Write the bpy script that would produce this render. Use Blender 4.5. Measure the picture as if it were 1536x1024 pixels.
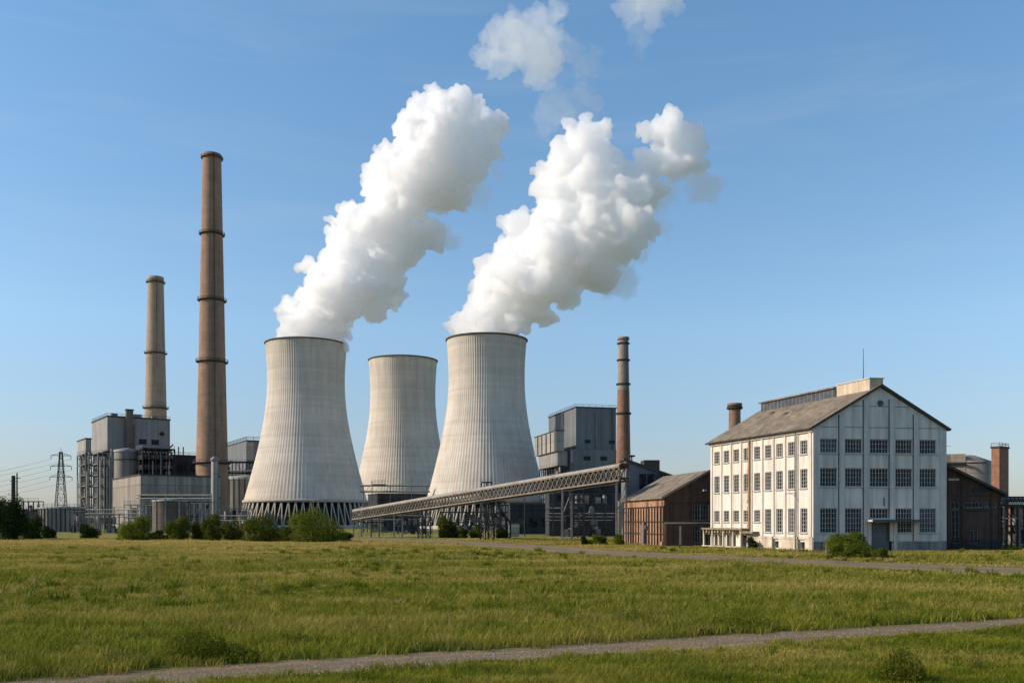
import bpy, math, random, time
T0 = time.time()
import numpy as np
from mathutils import Vector, Matrix, noise as mnoise

R = math.radians
scene = bpy.context.scene
COL = scene.collection
for o in list(bpy.data.objects):
    bpy.data.objects.remove(o)

# ------------------------------------------------------------------ camera, sky, sun
CAM_H, F, CX, HY = 3.5, 1400.0, 768.0, 782.0
cam_d = bpy.data.cameras.new("camera")
cam = bpy.data.objects.new("camera", cam_d)
COL.objects.link(cam)
cam.location = (0, 0, CAM_H)
cam.rotation_euler = (R(90), 0, 0)
cam_d.sensor_width = 36
cam_d.lens = 36 * F / 1536
cam_d.shift_y = (HY - 512) / 1536
cam_d.clip_start = 0.3
cam_d.clip_end = 20000
scene.camera = cam

SUN_AZ, SUN_EL = R(-95), R(29)        # azimuth measured from +Y towards +X
sun_dir = Vector((math.sin(SUN_AZ) * math.cos(SUN_EL), math.cos(SUN_AZ) * math.cos(SUN_EL), math.sin(SUN_EL)))
ld = bpy.data.lights.new("sun", 'SUN')
ld.energy = 4.5
ld.angle = R(0.5)
ld.color = (1.0, 0.84, 0.66)
lo = bpy.data.objects.new("sun", ld)
COL.objects.link(lo)
lo.rotation_euler = (-sun_dir).to_track_quat('-Z', 'Y').to_euler()
lo.location = sun_dir * 900

world = bpy.data.worlds.new("World")
scene.world = world
world.use_nodes = True
nt = world.node_tree
nt.nodes.clear()
wo = nt.nodes.new('ShaderNodeOutputWorld')
bg = nt.nodes.new('ShaderNodeBackground')
sky = nt.nodes.new('ShaderNodeTexSky')
sky.sky_type = 'NISHITA'
sky.sun_disc = False
sky.sun_elevation = SUN_EL
sky.sun_rotation = SUN_AZ
sky.altitude = 100
sky.air_density = 1.0
sky.dust_density = 0.35
sky.ozone_density = 3.2
bg.inputs['Strength'].default_value = 0.15
# thin cirrus: a faint whitening of the sky along stretched noise
tcw = nt.nodes.new('ShaderNodeTexCoord')
mpw = nt.nodes.new('ShaderNodeMapping')
mpw.inputs['Scale'].default_value = (1.6, 1.6, 14)
nzw = nt.nodes.new('ShaderNodeTexNoise')
nzw.inputs['Scale'].default_value = 1.7
nzw.inputs['Detail'].default_value = 7
nzw.inputs['Roughness'].default_value = 0.62
nzw.inputs['Distortion'].default_value = 0.4
mrw = nt.nodes.new('ShaderNodeMapRange')
mrw.inputs[1].default_value = 0.5
mrw.inputs[2].default_value = 0.85
mrw.inputs[3].default_value = 0.0
mrw.inputs[4].default_value = 0.15
mxw = nt.nodes.new('ShaderNodeMix')
mxw.data_type = 'RGBA'
mxw.inputs[7].default_value = (3.9, 4.15, 4.4, 1)
nt.links.new(tcw.outputs['Generated'], mpw.inputs[0])
nt.links.new(mpw.outputs[0], nzw.inputs['Vector'])
nt.links.new(nzw.outputs[0], mrw.inputs[0])
nt.links.new(mrw.outputs[0], mxw.inputs[0])
# the clear air of the day: a little less glare low down, a deeper blue higher up
spw = nt.nodes.new('ShaderNodeSeparateXYZ')
nt.links.new(tcw.outputs['Generated'], spw.inputs[0])
rpw = nt.nodes.new('ShaderNodeValToRGB')
rpw.color_ramp.elements[0].position = 0.0
rpw.color_ramp.elements[0].color = (.46, .47, .565, 1)
rpw.color_ramp.elements[1].position = 0.5
rpw.color_ramp.elements[1].color = (0.99, 1.20, 1.18, 1)
for ps, cl in ((.06, (.69, .65, .69, 1)), (.2, (1.02, 1.035, .985, 1))):
    e_ = rpw.color_ramp.elements.new(ps)
    e_.color = cl
nt.links.new(spw.outputs[2], rpw.inputs[0])
mlw = nt.nodes.new('ShaderNodeMix')
mlw.data_type = 'RGBA'
mlw.blend_type = 'MULTIPLY'
mlw.inputs[0].default_value = 1
nt.links.new(sky.outputs[0], mlw.inputs[6])
nt.links.new(rpw.outputs[0], mlw.inputs[7])
nt.links.new(mlw.outputs[2], mxw.inputs[6])
nt.links.new(mxw.outputs[2], bg.inputs['Color'])
nt.links.new(bg.outputs[0], wo.inputs['Surface'])

vs = scene.view_settings
vs.view_transform = 'Standard'
vs.look = 'None'
vs.exposure = 0.15
vs.gamma = 1.0
cy = scene.cycles
cy.max_bounces = 64
cy.diffuse_bounces = 3
cy.glossy_bounces = 2
cy.transmission_bounces = 4
cy.volume_bounces = 64
cy.transparent_max_bounces = 24
cy.use_denoising = True
cy.caustics_reflective = False
cy.caustics_refractive = False


# ------------------------------------------------------------------ measuring helpers
def X(px, d):
    return (px - CX) / F * d


def Z(py, d):
    return CAM_H + (HY - py) / F * d


def P(px, py, d):
    return Vector((X(px, d), d, Z(py, d)))


# ------------------------------------------------------------------ materials
class NT:
    def __init__(s, name):
        s.m = bpy.data.materials.new(name)
        s.m.use_nodes = True
        s.t = s.m.node_tree
        s.t.nodes.clear()
        s.out = s.t.nodes.new('ShaderNodeOutputMaterial')
        s.tc = s.t.nodes.new('ShaderNodeTexCoord')
        s.co = s.tc.outputs['Object']

    def n(s, kind, **kw):
        x = s.t.nodes.new('ShaderNode' + kind)
        for k, v in kw.items():
            setattr(x, k, v)
        return x

    def l(s, a, b):
        s.t.links.new(a, b)

    def math(s, op, a, b=None, c=None):
        x = s.n('Math', operation=op)
        for i, v in enumerate((a, b, c)):
            if v is None:
                continue
            if isinstance(v, (int, float)):
                x.inputs[i].default_value = v
            else:
                s.l(v, x.inputs[i])
        return x.outputs[0]

    def noise(s, scale, detail=5, rough=.6, stretch=None, co=None, dist=0):
        x = s.n('TexNoise')
        x.inputs['Scale'].default_value = scale
        x.inputs['Detail'].default_value = detail
        x.inputs['Roughness'].default_value = rough
        x.inputs['Distortion'].default_value = dist
        co = co or s.co
        if stretch:
            mp = s.n('Mapping')
            mp.inputs['Scale'].default_value = stretch
            s.l(co, mp.inputs[0])
            co = mp.outputs[0]
        s.l(co, x.inputs['Vector'])
        return x.outputs[0]

    def rng(s, v, a, b, c, d):
        x = s.n('MapRange')
        s.l(v, x.inputs[0])
        for i, q in enumerate((a, b, c, d)):
            x.inputs[i + 1].default_value = q
        return x.outputs[0]

    def mix(s, f, a, b):
        x = s.n('Mix', data_type='RGBA')
        if isinstance(f, (int, float)):
            x.inputs[0].default_value = f
        else:
            s.l(f, x.inputs[0])
        for i, v in ((6, a), (7, b)):
            if isinstance(v, tuple):
                x.inputs[i].default_value = (*v, 1) if len(v) == 3 else v
            else:
                s.l(v, x.inputs[i])
        return x.outputs[2]

    def scale(s, colr, f):
        x = s.n('VectorMath', operation='SCALE')
        if isinstance(colr, tuple):
            x.inputs[0].default_value = colr
        else:
            s.l(colr, x.inputs[0])
        s.l(f, x.inputs['Scale'])
        return x.outputs[0]

    def bsdf(s, col, rough=.85, metal=0, spec=.3, bump=None, bd=.05):
        b = s.n('BsdfPrincipled')
        if isinstance(col, tuple):
            b.inputs['Base Color'].default_value = (*col, 1)
        else:
            s.l(col, b.inputs['Base Color'])
        if isinstance(rough, (int, float)):
            b.inputs['Roughness'].default_value = rough
        else:
            s.l(rough, b.inputs['Roughness'])
        b.inputs['Metallic'].default_value = metal
        b.inputs['Specular IOR Level'].default_value = spec
        if bump is not None:
            bp = s.n('Bump')
            bp.inputs['Distance'].default_value = bd
            s.l(bump, bp.inputs['Height'])
            s.l(bp.outputs[0], b.inputs['Normal'])
        s.l(b.outputs[0], s.out.inputs['Surface'])
        return b


def surf(name, col, rough=.85, var=.15, vs=.25, streak=0.0, ss=.6, hs=0.0, hz=1.2, stain=None, stain_amt=.5, stain_s=.15,
         panel=None, groove=.35, metal=0, spec=.25, bump=0.0, bs=3.0):
    t = NT(name)
    c = t.scale(col, t.rng(t.noise(vs, 6, .65), .3, .7, 1 - var, 1 + var))
    if streak:
        c = t.scale(c, t.rng(t.noise(1, 4, .6, (ss, ss, ss * .05)), .42, .7, 1.0 + streak * .2, 1 - streak))
    if hs:
        c = t.scale(c, t.rng(t.noise(1, 3, .7, (.04, .04, hz)), .3, .7, 1 + hs, 1 - hs))
    if stain:
        c = t.mix(t.rng(t.noise(1, 6, .7, (stain_s * 2, stain_s * 2, stain_s * .5)), .52, .72, 0, stain_amt), c, stain)
    if panel:
        sx = t.n('SeparateXYZ')
        t.l(t.co, sx.inputs[0])
        vt = t.n('VectorTransform', vector_type='NORMAL', convert_from='WORLD', convert_to='OBJECT')
        ge = t.n('NewGeometry')
        t.l(ge.outputs['True Normal'], vt.inputs[0])
        sn = t.n('SeparateXYZ')
        t.l(vt.outputs[0], sn.inputs[0])
        isx = t.math('GREATER_THAN', t.math('ABSOLUTE', sn.outputs[0]), .6)
        h = t.math('ADD', t.math('MULTIPLY', sx.outputs[1], isx), t.math('MULTIPLY', sx.outputs[0], t.math('SUBTRACT', 1.0, isx)))
        for q, w, wd in ((h, panel[0], panel[2]), (sx.outputs[2], panel[1], panel[2])):
            if not w:
                continue
            fr = t.math('FRACT', t.math('DIVIDE', t.math('ADD', q, 500.0 + w * .37), w))
            ln = t.math('LESS_THAN', fr, wd / w)
            c = t.scale(c, t.math('SUBTRACT', 1.0, t.math('MULTIPLY', ln, groove)))
            cell = t.n('TexWhiteNoise', noise_dimensions='1D')
            t.l(t.math('FLOOR', t.math('DIVIDE', t.math('ADD', q, 500.0 + w * .37), w)), cell.inputs['W'])
            c = t.scale(c, t.rng(cell.outputs[0], 0, 1, .92, 1.06))
    t.bsdf(c, rough, metal, spec, t.noise(bs, 4) if bump else None, bump)
    return t.m


def foliage_mat(name, a, b, trans=.35):
    t = NT(name)
    at = t.n('Attribute', attribute_name='tint')
    c = t.mix(at.outputs['Fac'], a, b)
    c = t.scale(c, t.rng(t.noise(.55, 3), .3, .7, .75, 1.25))
    d = t.n('BsdfDiffuse')
    tr = t.n('BsdfTranslucent')
    t.l(c, d.inputs[0])
    t.l(c, tr.inputs[0])
    ms = t.n('MixShader')
    ms.inputs[0].default_value = trans
    t.l(d.outputs[0], ms.inputs[1])
    t.l(tr.outputs[0], ms.inputs[2])
    t.l(ms.outputs[0], t.out.inputs['Surface'])
    return t.m


def grass_color(t, co, tint=None):
    """olive, fresh green and straw patches of the meadow, the same for the soil sheet and the blades"""
    big = t.noise(.045, 4, .6, (1, 2.6, 1), co)
    mid = t.noise(.35, 4, .65, (1, 2.2, 1), co)
    sx = t.n('SeparateXYZ')
    t.l(co, sx.inputs[0])
    farstraw = t.math('MULTIPLY', t.math('MULTIPLY', t.rng(sx.outputs[1], 105, 150, 0, 1), t.rng(sx.outputs[1], 178, 186, 1, 0)), t.rng(sx.outputs[0], 5, -25, 0, 1))
    dry = t.math('ADD', t.rng(big, .48, .62, 0, .6), t.math('ADD', t.math('MULTIPLY', farstraw, .75), t.math('MULTIPLY', t.rng(sx.outputs[1], 42, 95, 0, .30), t.rng(big, .38, .55, .35, 1))))  # last term pales the farther grass: its brightness put into straw colour
    dry = t.math('MINIMUM', t.math('ADD', dry, t.rng(mid, .52, .75, 0, .28)), 1.0)
    lawn = t.rng(sx.outputs[1], 29, 26, 0, 1)
    g = t.mix(t.rng(mid, .35, .65, 0, 1), (.080, .115, .009), (.235, .245, .022))
    g = t.mix(dry, g, (.42, .32, .095))
    return g


MAT = {}
MAT['concrete_shell'] = None


def shell_mat():
    t = NT('weathered_concrete_shell')
    c = t.scale((.57, .51, .435), t.rng(t.noise(.05, 6, .65), .3, .7, .86, 1.12))
    c = t.scale(c, t.rng(t.noise(1, 5, .65, (.45, .45, .012)), .4, .72, 1.04, .85))
    c = t.scale(c, t.rng(t.noise(1, 3, .7, (.01, .01, .35)), .35, .65, 1.06, .92))
    sx = t.n('SeparateXYZ')
    t.l(t.co, sx.inputs[0])
    fr = t.math('FRACT', t.math('DIVIDE', sx.outputs[2], 3.2))
    c = t.scale(c, t.math('SUBTRACT', 1.0, t.math('MULTIPLY', t.math('LESS_THAN', fr, .13), .05)))
    # dark run-off below the rim
    top = t.math('MULTIPLY', t.rng(sx.outputs[2], 78, 109, 0, 1), t.rng(t.noise(1, 4, .6, (.35, .35, .01)), .45, .65, 0, .3))
    c = t.mix(top, c, (.20, .18, .155))
    t.bsdf(c, .9, 0, .15)
    return t.m


MAT['shell'] = shell_mat()
MAT['rim'] = surf('dark_rim_concrete', (.13, .105, .085), var=.2, vs=.4)
MAT['col_conc'] = surf('pale_column_concrete', (.42, .38, .32), var=.2, vs=.4)
MAT['fill'] = surf('dark_fill_louvres', (.03, .033, .036), var=.3, vs=.3, panel=(3, 1.5, .3))
MAT['brick_chim'] = surf('brown_chimney_brick', (.29, .180, .122), var=.18, vs=.25, streak=.22, ss=.5, hs=.10, hz=1.4)
MAT['brick_chim2'] = surf('tan_chimney_brick', (.36, .265, .19), var=.15, vs=.25, streak=.2, ss=.5, hs=.08, hz=1.2)
MAT['grey_chim'] = surf('grey_chimney_render', (.27, .235, .20), var=.15, vs=.6, streak=.25, ss=1)
MAT['red_chim'] = surf('red_brown_chimney_brick', (.24, .135, .092), var=.25, vs=.6, streak=.2, ss=1, hs=.1, hz=2)
MAT['orange_brick'] = surf('orange_brick', (.25, .125, .078), var=.25, vs=1.2, hs=.15, hz=3)
MAT['dark_band'] = surf('dark_band_steel', (.05, .045, .042), var=.3, rough=.7)
MAT['clad_grey'] = surf('grey_metal_cladding', (.28, .265, .25), rough=.6, var=.14, vs=.08, streak=.2, ss=.4, panel=(5.2, 0, .35), groove=.35)
MAT['clad_light'] = surf('pale_metal_cladding', (.33, .31, .285), rough=.6, var=.1, vs=.1, streak=.2, ss=.4, panel=(4.4, 9, .35), groove=.3)
MAT['clad_blue'] = surf('blue_grey_metal_cladding', (.150, .158, .168), rough=.55, var=.14, vs=.08, streak=.25, ss=.4, panel=(6.5, 0, .3), groove=.3)
MAT['clad_dark'] = surf('dark_plant_cladding', (.040, .044, .050), rough=.8, var=.3, vs=.15, streak=.35, ss=.5, panel=(3.6, 4, .25), groove=.5)
MAT['panel_conc'] = surf('stained_concrete_panels', (.29, .255, .215), var=.15, vs=.15, streak=.35, ss=.6, panel=(6.2, 8, .3), groove=.45)
MAT['tank'] = surf('stained_tank_steel', (.21, .195, .175), rough=.65, var=.15, vs=.2, streak=.35, ss=.7, stain=(.18, .10, .06), stain_amt=.5)
MAT['tank_brown'] = surf('rusty_tank_steel', (.125, .10, .08), rough=.7, var=.25, vs=.3, streak=.45, ss=.9, stain=(.05, .04, .035), stain_amt=.6, panel=(0, 2.4, .12), groove=.4)
MAT['cover_steel'] = surf('dull_cover_sheet', (.30, .27, .23), rough=.6, var=.2, vs=.5, stain=(.16, .11, .07), stain_amt=.6)
MAT['bunker'] = surf('tan_weathered_concrete', (.34, .28, .21), var=.2, vs=.4, streak=.45, ss=.9, stain=(.12, .10, .08), stain_amt=.5, panel=(0, 2.6, .1), groove=.3)
MAT['dark_steel'] = surf('dark_structural_steel', (.032, .032, .034), rough=.7, var=.4, vs=.4)
MAT['grey_steel'] = surf('grey_structural_steel', (.20, .195, .19), rough=.6, var=.3, vs=.4, stain=(.16, .08, .04), stain_amt=.4)
MAT['pale_steel'] = surf('pale_painted_steel', (.42, .385, .33), rough=.5, var=.2, vs=.5, stain=(.25, .15, .09), stain_amt=.4)
MAT['weather_steel'] = surf('weathered_conveyor_steel', (.20, .17, .135), rough=.6, var=.3, vs=.5, stain=(.12, .07, .04), stain_amt=.6)
MAT['duct'] = surf('brownish_duct_steel', (.16, .13, .11), var=.2, vs=.2, streak=.3)
MAT['white_wall'] = surf('white_render_left', (.66, .60, .525), var=.09, vs=.5, streak=.28, ss=1.5, stain=(.36, .25, .16), stain_amt=.5, stain_s=.3)
MAT['white_trim'] = surf('white_render_trim', (.62, .56, .48), var=.1, vs=.8, streak=.25, ss=2.0, stain=(.36, .24, .15), stain_amt=.4, stain_s=.4)
MAT['gable_wall'] = surf('grey_white_render_gable', (.60, .555, .505), var=.10, vs=.4, streak=.30, ss=1.3, stain=(.25, .235, .22), stain_amt=.4, stain_s=.25)
MAT['gable_trim'] = surf('grey_white_trim', (.54, .50, .455), var=.1, vs=.7, streak=.25, ss=2)
MAT['groove'] = surf('dark_joint', (.10, .095, .09), var=.3, vs=.8)
MAT['plinth'] = surf('stained_plinth', (.24, .225, .205), var=.2, vs=.6, streak=.5, ss=1.6, panel=(1.05, 0, .07), groove=.3)
MAT['plinth_cream'] = surf('cream_stained_plinth', (.56, .48, .37), var=.2, vs=.7, streak=.4, ss=1.2, stain=(.22, .15, .09), stain_amt=.6, stain_s=.5)
MAT['rust'] = surf('rust_stain_pipe', (.34, .19, .095), var=.35, vs=.7, streak=.3, ss=2)
MAT['roof'] = surf('brown_grey_roof_sheet', (.215, .172, .125), var=.28, vs=.5, streak=.45, ss=1.1, stain=(.09, .075, .06), stain_amt=.75, stain_s=.4, panel=(1.1, 0, .12), groove=.25)
MAT['roof_dark'] = surf('dark_roof_edge', (.06, .055, .05), var=.25)
MAT['monitor_glass'] = surf('dark_monitor_glazing', (.055, .055, .058), rough=.35, var=.5, vs=1.2, panel=(.8, 0, .14), groove=-1.2, spec=.5)
MAT['beige_block'] = surf('beige_render_block', (.52, .43, .32), var=.15, vs=.7, streak=.3, ss=2)
MAT['wood_brick'] = surf('orange_infill_panels', (.35, .19, .11), var=.35, vs=1.3, streak=.55, ss=2.2, stain=(.48, .36, .26), stain_amt=.6, stain_s=.5, hs=.08, hz=3)
MAT['old_frame'] = surf('dark_timber_frame', (.055, .040, .032), var=.4, vs=1)
MAT['dark_brick'] = surf('dark_brown_brick', (.085, .050, .040), var=.3, vs=.8, streak=.35, ss=1.2, hs=.12, hz=4)
MAT['moss'] = surf('mossy_canopy_slab', (.25, .20, .125), var=.35, vs=1.5, stain=(.12, .13, .05), stain_amt=.7, stain_s=.8)
MAT['door_grey'] = surf('grey_roller_door', (.10, .115, .13), rough=.5, var=.15, panel=(0, .28, .05), groove=.35)
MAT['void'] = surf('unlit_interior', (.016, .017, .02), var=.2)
MAT['sheet_roof'] = MAT['roof']
MAT['bark'] = surf('bark', (.07, .052, .038), var=.3, vs=3)


def pane_mat(name, base, light, amt):
    t = NT(name)
    mp = t.n('Mapping')
    mp.inputs['Scale'].default_value = (2.2, 1, 1.6)
    oi = t.n('ObjectInfo')
    ad = t.n('VectorMath', operation='ADD')
    t.l(t.co, mp.inputs[0])
    t.l(mp.outputs[0], ad.inputs[0])
    sc_ = t.n('VectorMath', operation='SCALE')
    sc_.inputs[0].default_value = (37.0, 0, 91.0)
    t.l(oi.outputs['Random'], sc_.inputs['Scale'])
    t.l(sc_.outputs[0], ad.inputs[1])
    fl = t.n('VectorMath', operation='FLOOR')
    t.l(ad.outputs[0], fl.inputs[0])
    wn = t.n('TexWhiteNoise', noise_dimensions='3D')
    t.l(fl.outputs[0], wn.inputs['Vector'])
    sm = t.noise(.9, 3, .6, None, ad.outputs[0])
    f = t.math('MULTIPLY', t.rng(wn.outputs[0], .55, 1, 0, amt), t.rng(sm, .35, .65, .2, 1))
    f = t.math('ADD', f, t.math('MULTIPLY', t.math('GREATER_THAN', oi.outputs['Random'], .8), t.rng(sm, .3, .6, .1, .5)))
    c = t.mix(t.math('MINIMUM', f, 1.0), base, light)
    t.bsdf(c, t.rng(wn.outputs[0], 0, 1, .1, .4), 0, .16, t.noise(1.3, 2), .02)
    return t.m


MAT['pane'] = pane_mat('dusty_window_glass', (.012, .015, .019), (.12, .135, .145), .45)
MAT['pane_lit'] = pane_mat('dusty_window_glass_sun', (.016, .015, .014), (.17, .155, .135), .5)
MAT['muntin'] = surf('grey_white_window_bars', (.42, .41, .38), var=.2, vs=2)
MAT['muntin_dark'] = surf('dark_window_bars', (.22, .205, .185), var=.3, vs=2)


# ------------------------------------------------------------------ mesh builder
class MB:
    def __init__(s):
        s.v, s.f, s.sm = [], [], []

    def add(s, vs_, fs, smooth=False):
        k = len(s.v)
        s.v.extend([tuple(p) for p in vs_])
        for f in fs:
            s.f.append(tuple(i + k for i in f))
            s.sm.append(smooth)
        return s

    def box(s, x0, x1, y0, y1, z0, z1):
        vs_ = [(x0, y0, z0), (x1, y0, z0), (x1, y1, z0), (x0, y1, z0), (x0, y0, z1), (x1, y0, z1), (x1, y1, z1), (x0, y1, z1)]
        return s.add(vs_, [(3, 2, 1, 0), (4, 5, 6, 7), (0, 1, 5, 4), (1, 2, 6, 5), (2, 3, 7, 6), (3, 0, 4, 7)])

    def quad(s, a, b, c, d):
        return s.add([a, b, c, d], [(0, 1, 2, 3)])

    def bar(s, p, q, w, h=None):
        h = h or w
        p, q = Vector(p), Vector(q)
        d = (q - p)
        if d.length < 1e-6:
            return s
        d.normalize()
        up = Vector((0, 0, 1)) if abs(d.z) < .95 else Vector((1, 0, 0))
        a = d.cross(up).normalized() * (w / 2)
        b = a.normalized().cross(d).normalized() * (h / 2)
        vs_ = [p - a - b, p + a - b, p + a + b, p - a + b, q - a - b, q + a - b, q + a + b, q - a + b]
        return s.add(vs_, [(0, 1, 2, 3), (7, 6, 5, 4), (1, 0, 4, 5), (2, 1, 5, 6), (3, 2, 6, 7), (0, 3, 7, 4)])

    def tube(s, p, q, r, n=8, r2=None):
        p, q = Vector(p), Vector(q)
        r2 = r if r2 is None else r2
        d = (q - p).normalized()
        up = Vector((0, 0, 1)) if abs(d.z) < .95 else Vector((1, 0, 0))
        a = d.cross(up).normalized()
        b = a.cross(d).normalized()
        vs_ = []
        for c, rr in ((p, r), (q, r2)):
            for i in range(n):
                th = 2 * math.pi * i / n
                vs_.append(c + a * (rr * math.cos(th)) + b * (rr * math.sin(th)))
        s.add(vs_, [(i, (i + 1) % n, n + (i + 1) % n, n + i)[::-1] for i in range(n)], True)
        return s.add(vs_, [tuple(range(n)), tuple(range(2 * n - 1, n - 1, -1))])

    def pipe(s, pts, r, n=8):
        for a, b in zip(pts[:-1], pts[1:]):
            s.tube(a, b, r, n)
        return s

    def lathe(s, prof, n=32, cx=0, cy=0, cap=True, rfun=None):
        vs_ = []
        for (r, z) in prof:
            for i in range(n):
                th = 2 * math.pi * i / n
                rr = r + (rfun(i, z) if rfun else 0)
                vs_.append((cx + rr * math.cos(th), cy + rr * math.sin(th), z))
        fs = []
        for j in range(len(prof) - 1):
            for i in range(n):
                fs.append((j * n + i, j * n + (i + 1) % n, (j + 1) * n + (i + 1) % n, (j + 1) * n + i))
        s.add(vs_, fs, True)
        if cap:
            k = (len(prof) - 1) * n
            top = vs_[k:k + n]
            s.add(top, [tuple(range(n))])
        return s

    def prism(s, poly, y0, y1):
        """poly: (x, z) counter-clockwise seen from -y"""
        n = len(poly)
        vs_ = [(x, y0, z) for x, z in poly] + [(x, y1, z) for x, z in poly]
        return s.add(vs_, [tuple(range(n)), tuple(range(2 * n - 1, n - 1, -1))] + [(i, n + i, n + (i + 1) % n, (i + 1) % n) for i in range(n)])

    def build(s, name, mat, parent=None, loc=(0, 0, 0), rot=0.0):
        me = bpy.data.meshes.new(name)
        me.from_pydata(s.v, [], s.f)
        me.polygons.foreach_set('use_smooth', s.sm)
        me.materials.append(mat if not isinstance(mat, str) else MAT[mat])
        me.validate()
        me.update()
        o = bpy.data.objects.new(name, me)
        COL.objects.link(o)
        o.location = loc
        o.rotation_euler = (0, 0, rot)
        if parent:
            o.parent = parent
        return o


def tag(o, label=None, cat=None, group=None, kind=None):
    if label:
        o['label'] = label
    if cat:
        o['category'] = cat
    if group:
        o['group'] = group
    if kind:
        o['kind'] = kind
    return o


def thing(name, label, cat, loc=(0, 0, 0), rot=0.0, group=None):
    o = bpy.data.objects.new(name, None)
    COL.objects.link(o)
    o.empty_display_size = .5
    o.location = loc
    o.rotation_euler = (0, 0, rot)
    return tag(o, label, cat, group)


def instance(src, name, parent, loc=(0, 0, 0), rot=0.0):
    """another object sharing the mesh of src"""
    o = src.copy()
    o.name = name
    COL.objects.link(o)
    o.parent = parent
    o.location = loc
    o.rotation_euler = (0, 0, rot)
    return o


def fit(cpx, d, th, pxl, pxr):
    """corner position, depth of the side face and width of the front face of a block turned by th"""
    cx_, cy_ = X(cpx, d), d
    u = (-math.sin(th), math.cos(th))
    v = (math.cos(th), math.sin(th))
    kl, kr = (pxl - CX) / F, (pxr - CX) / F
    a = (kl * cy_ - cx_) / (u[0] - kl * u[1])
    b = (kr * cy_ - cx_) / (v[0] - kr * v[1])
    return (cx_, cy_, 0), a, b


# value noise for scattering
_rs = np.random.RandomState(7)
_tab = _rs.rand(256, 256)


def vnoise(x, y):
    xi, yi = np.floor(x).astype(int), np.floor(y).astype(int)
    fx, fy = x - xi, y - yi
    fx, fy = fx * fx * (3 - 2 * fx), fy * fy * (3 - 2 * fy)
    g = lambda a, b: _tab[a & 255, b & 255]
    return (g(xi, yi) * (1 - fx) + g(xi + 1, yi) * fx) * (1 - fy) + (g(xi, yi + 1) * (1 - fx) + g(xi + 1, yi + 1) * fx) * fy


def np_mesh(name, verts, loops, starts, totals, mat, tint=None, smooth=False, parent=None):
    me = bpy.data.meshes.new(name)
    me.vertices.add(len(verts))
    me.vertices.foreach_set('co', np.ascontiguousarray(verts, dtype=np.float32).ravel())
    me.loops.add(len(loops))
    me.loops.foreach_set('vertex_index', np.ascontiguousarray(loops, dtype=np.int32))
    me.polygons.add(len(starts))
    me.polygons.foreach_set('loop_start', np.ascontiguousarray(starts, dtype=np.int32))
    me.polygons.foreach_set('loop_total', np.ascontiguousarray(totals, dtype=np.int32))
    if smooth:
        me.polygons.foreach_set('use_smooth', np.ones(len(starts), dtype=bool))
    if tint is not None:
        at = me.attributes.new('tint', 'FLOAT', 'POINT')
        at.data.foreach_set('value', np.ascontiguousarray(tint, dtype=np.float32))
    me.update(calc_edges=True)
    me.materials.append(mat)
    o = bpy.data.objects.new(name, me)
    COL.objects.link(o)
    if parent:
        o.parent = parent
    return o


# ------------------------------------------------------------------ ground, roads
def ground_mat():
    t = NT('meadow_soil')
    ge = t.n('NewGeometry')
    co = ge.outputs['Position']
    g = grass_color(t, co)
    sx = t.n('SeparateXYZ')
    t.l(co, sx.inputs[0])
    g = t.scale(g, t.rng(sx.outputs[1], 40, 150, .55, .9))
    dirt = t.rng(t.noise(.12, 5, .65, (1, 2, 1), co), .5, .62, 0, .8)
    yard = t.rng(sx.outputs[1], 165, 195, 0, 1)
    g = t.mix(t.math('MULTIPLY', dirt, yard), g, (.13, .105, .075))
    g = t.scale(g, t.rng(t.noise(3.0, 4, .7, None, co), .3, .7, .7, 1.2))
    t.bsdf(g, .95, 0, .1, t.noise(2.0, 4, .7, None, co), .25)
    return t.m


gm = MB()
S = 9000
gm.quad((-S, -200, 0), (S, -200, 0), (S, S, 0), (-S, S, 0))
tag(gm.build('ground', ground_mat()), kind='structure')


def gravel_mat(name, a, b, edge):
    t = NT(name)
    ge = t.n('NewGeometry')
    co = ge.outputs['Position']
    c = t.mix(t.rng(t.noise(9, 5, .8, None, co), .3, .7, 0, 1), a, b)
    vo = t.n('TexVoronoi')
    vo.inputs['Scale'].default_value = 16
    t.l(co, vo.inputs['Vector'])
    c = t.scale(c, t.rng(vo.outputs['Distance'], 0, .6, 1.15, .7))
    uv = t.n('UVMap')
    sx = t.n('SeparateXYZ')
    t.l(uv.outputs[0], sx.inputs[0])
    tr = t.noise(1, 3, .6, (7, .06, 1), uv.outputs[0])
    c = t.scale(c, t.rng(tr, .35, .65, .72, 1.15))
    cross = t.math('ABSOLUTE', t.math('SUBTRACT', sx.outputs[0], .5))
    wob = t.math('MULTIPLY', t.math('SUBTRACT', t.noise(.7, 3, .6, None, co), .5), .16)
    rut = t.rng(t.math('ABSOLUTE', t.math('SUBTRACT', t.math('ADD', cross, wob), .25)), .02, .13, 0, 1)
    c = t.mix(t.math('MULTIPLY', rut, .55), c, (.19, .15, .10))
    gr = t.math('MULTIPLY', t.math('MAXIMUM', t.rng(t.noise(.8, 4, .7, None, co), .5, .62, 0, 1), t.rng(t.math('ADD', cross, wob), .38, .5, 0, 1)), edge)
    c = t.mix(gr, c, (.10, .115, .03))
    t.bsdf(c, .95, 0, .15, t.noise(14, 4, .8, None, co), .06)
    return t.m


def catmull(pts, n):
    out = []
    P_ = [pts[0]] + pts + [pts[-1]]
    for i in range(1, len(P_) - 2):
        p0, p1, p2, p3 = (np.array(P_[i + k - 1]) for k in range(4))
        for j in range(n):
            t = j / n
            out.append(.5 * ((2 * p1) + (-p0 + p2) * t + (2 * p0 - 5 * p1 + 4 * p2 - p3) * t * t + (-p0 + 3 * p1 - 3 * p2 + p3) * t ** 3))
    out.append(np.array(pts[-1]))
    return np.array(out)


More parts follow.
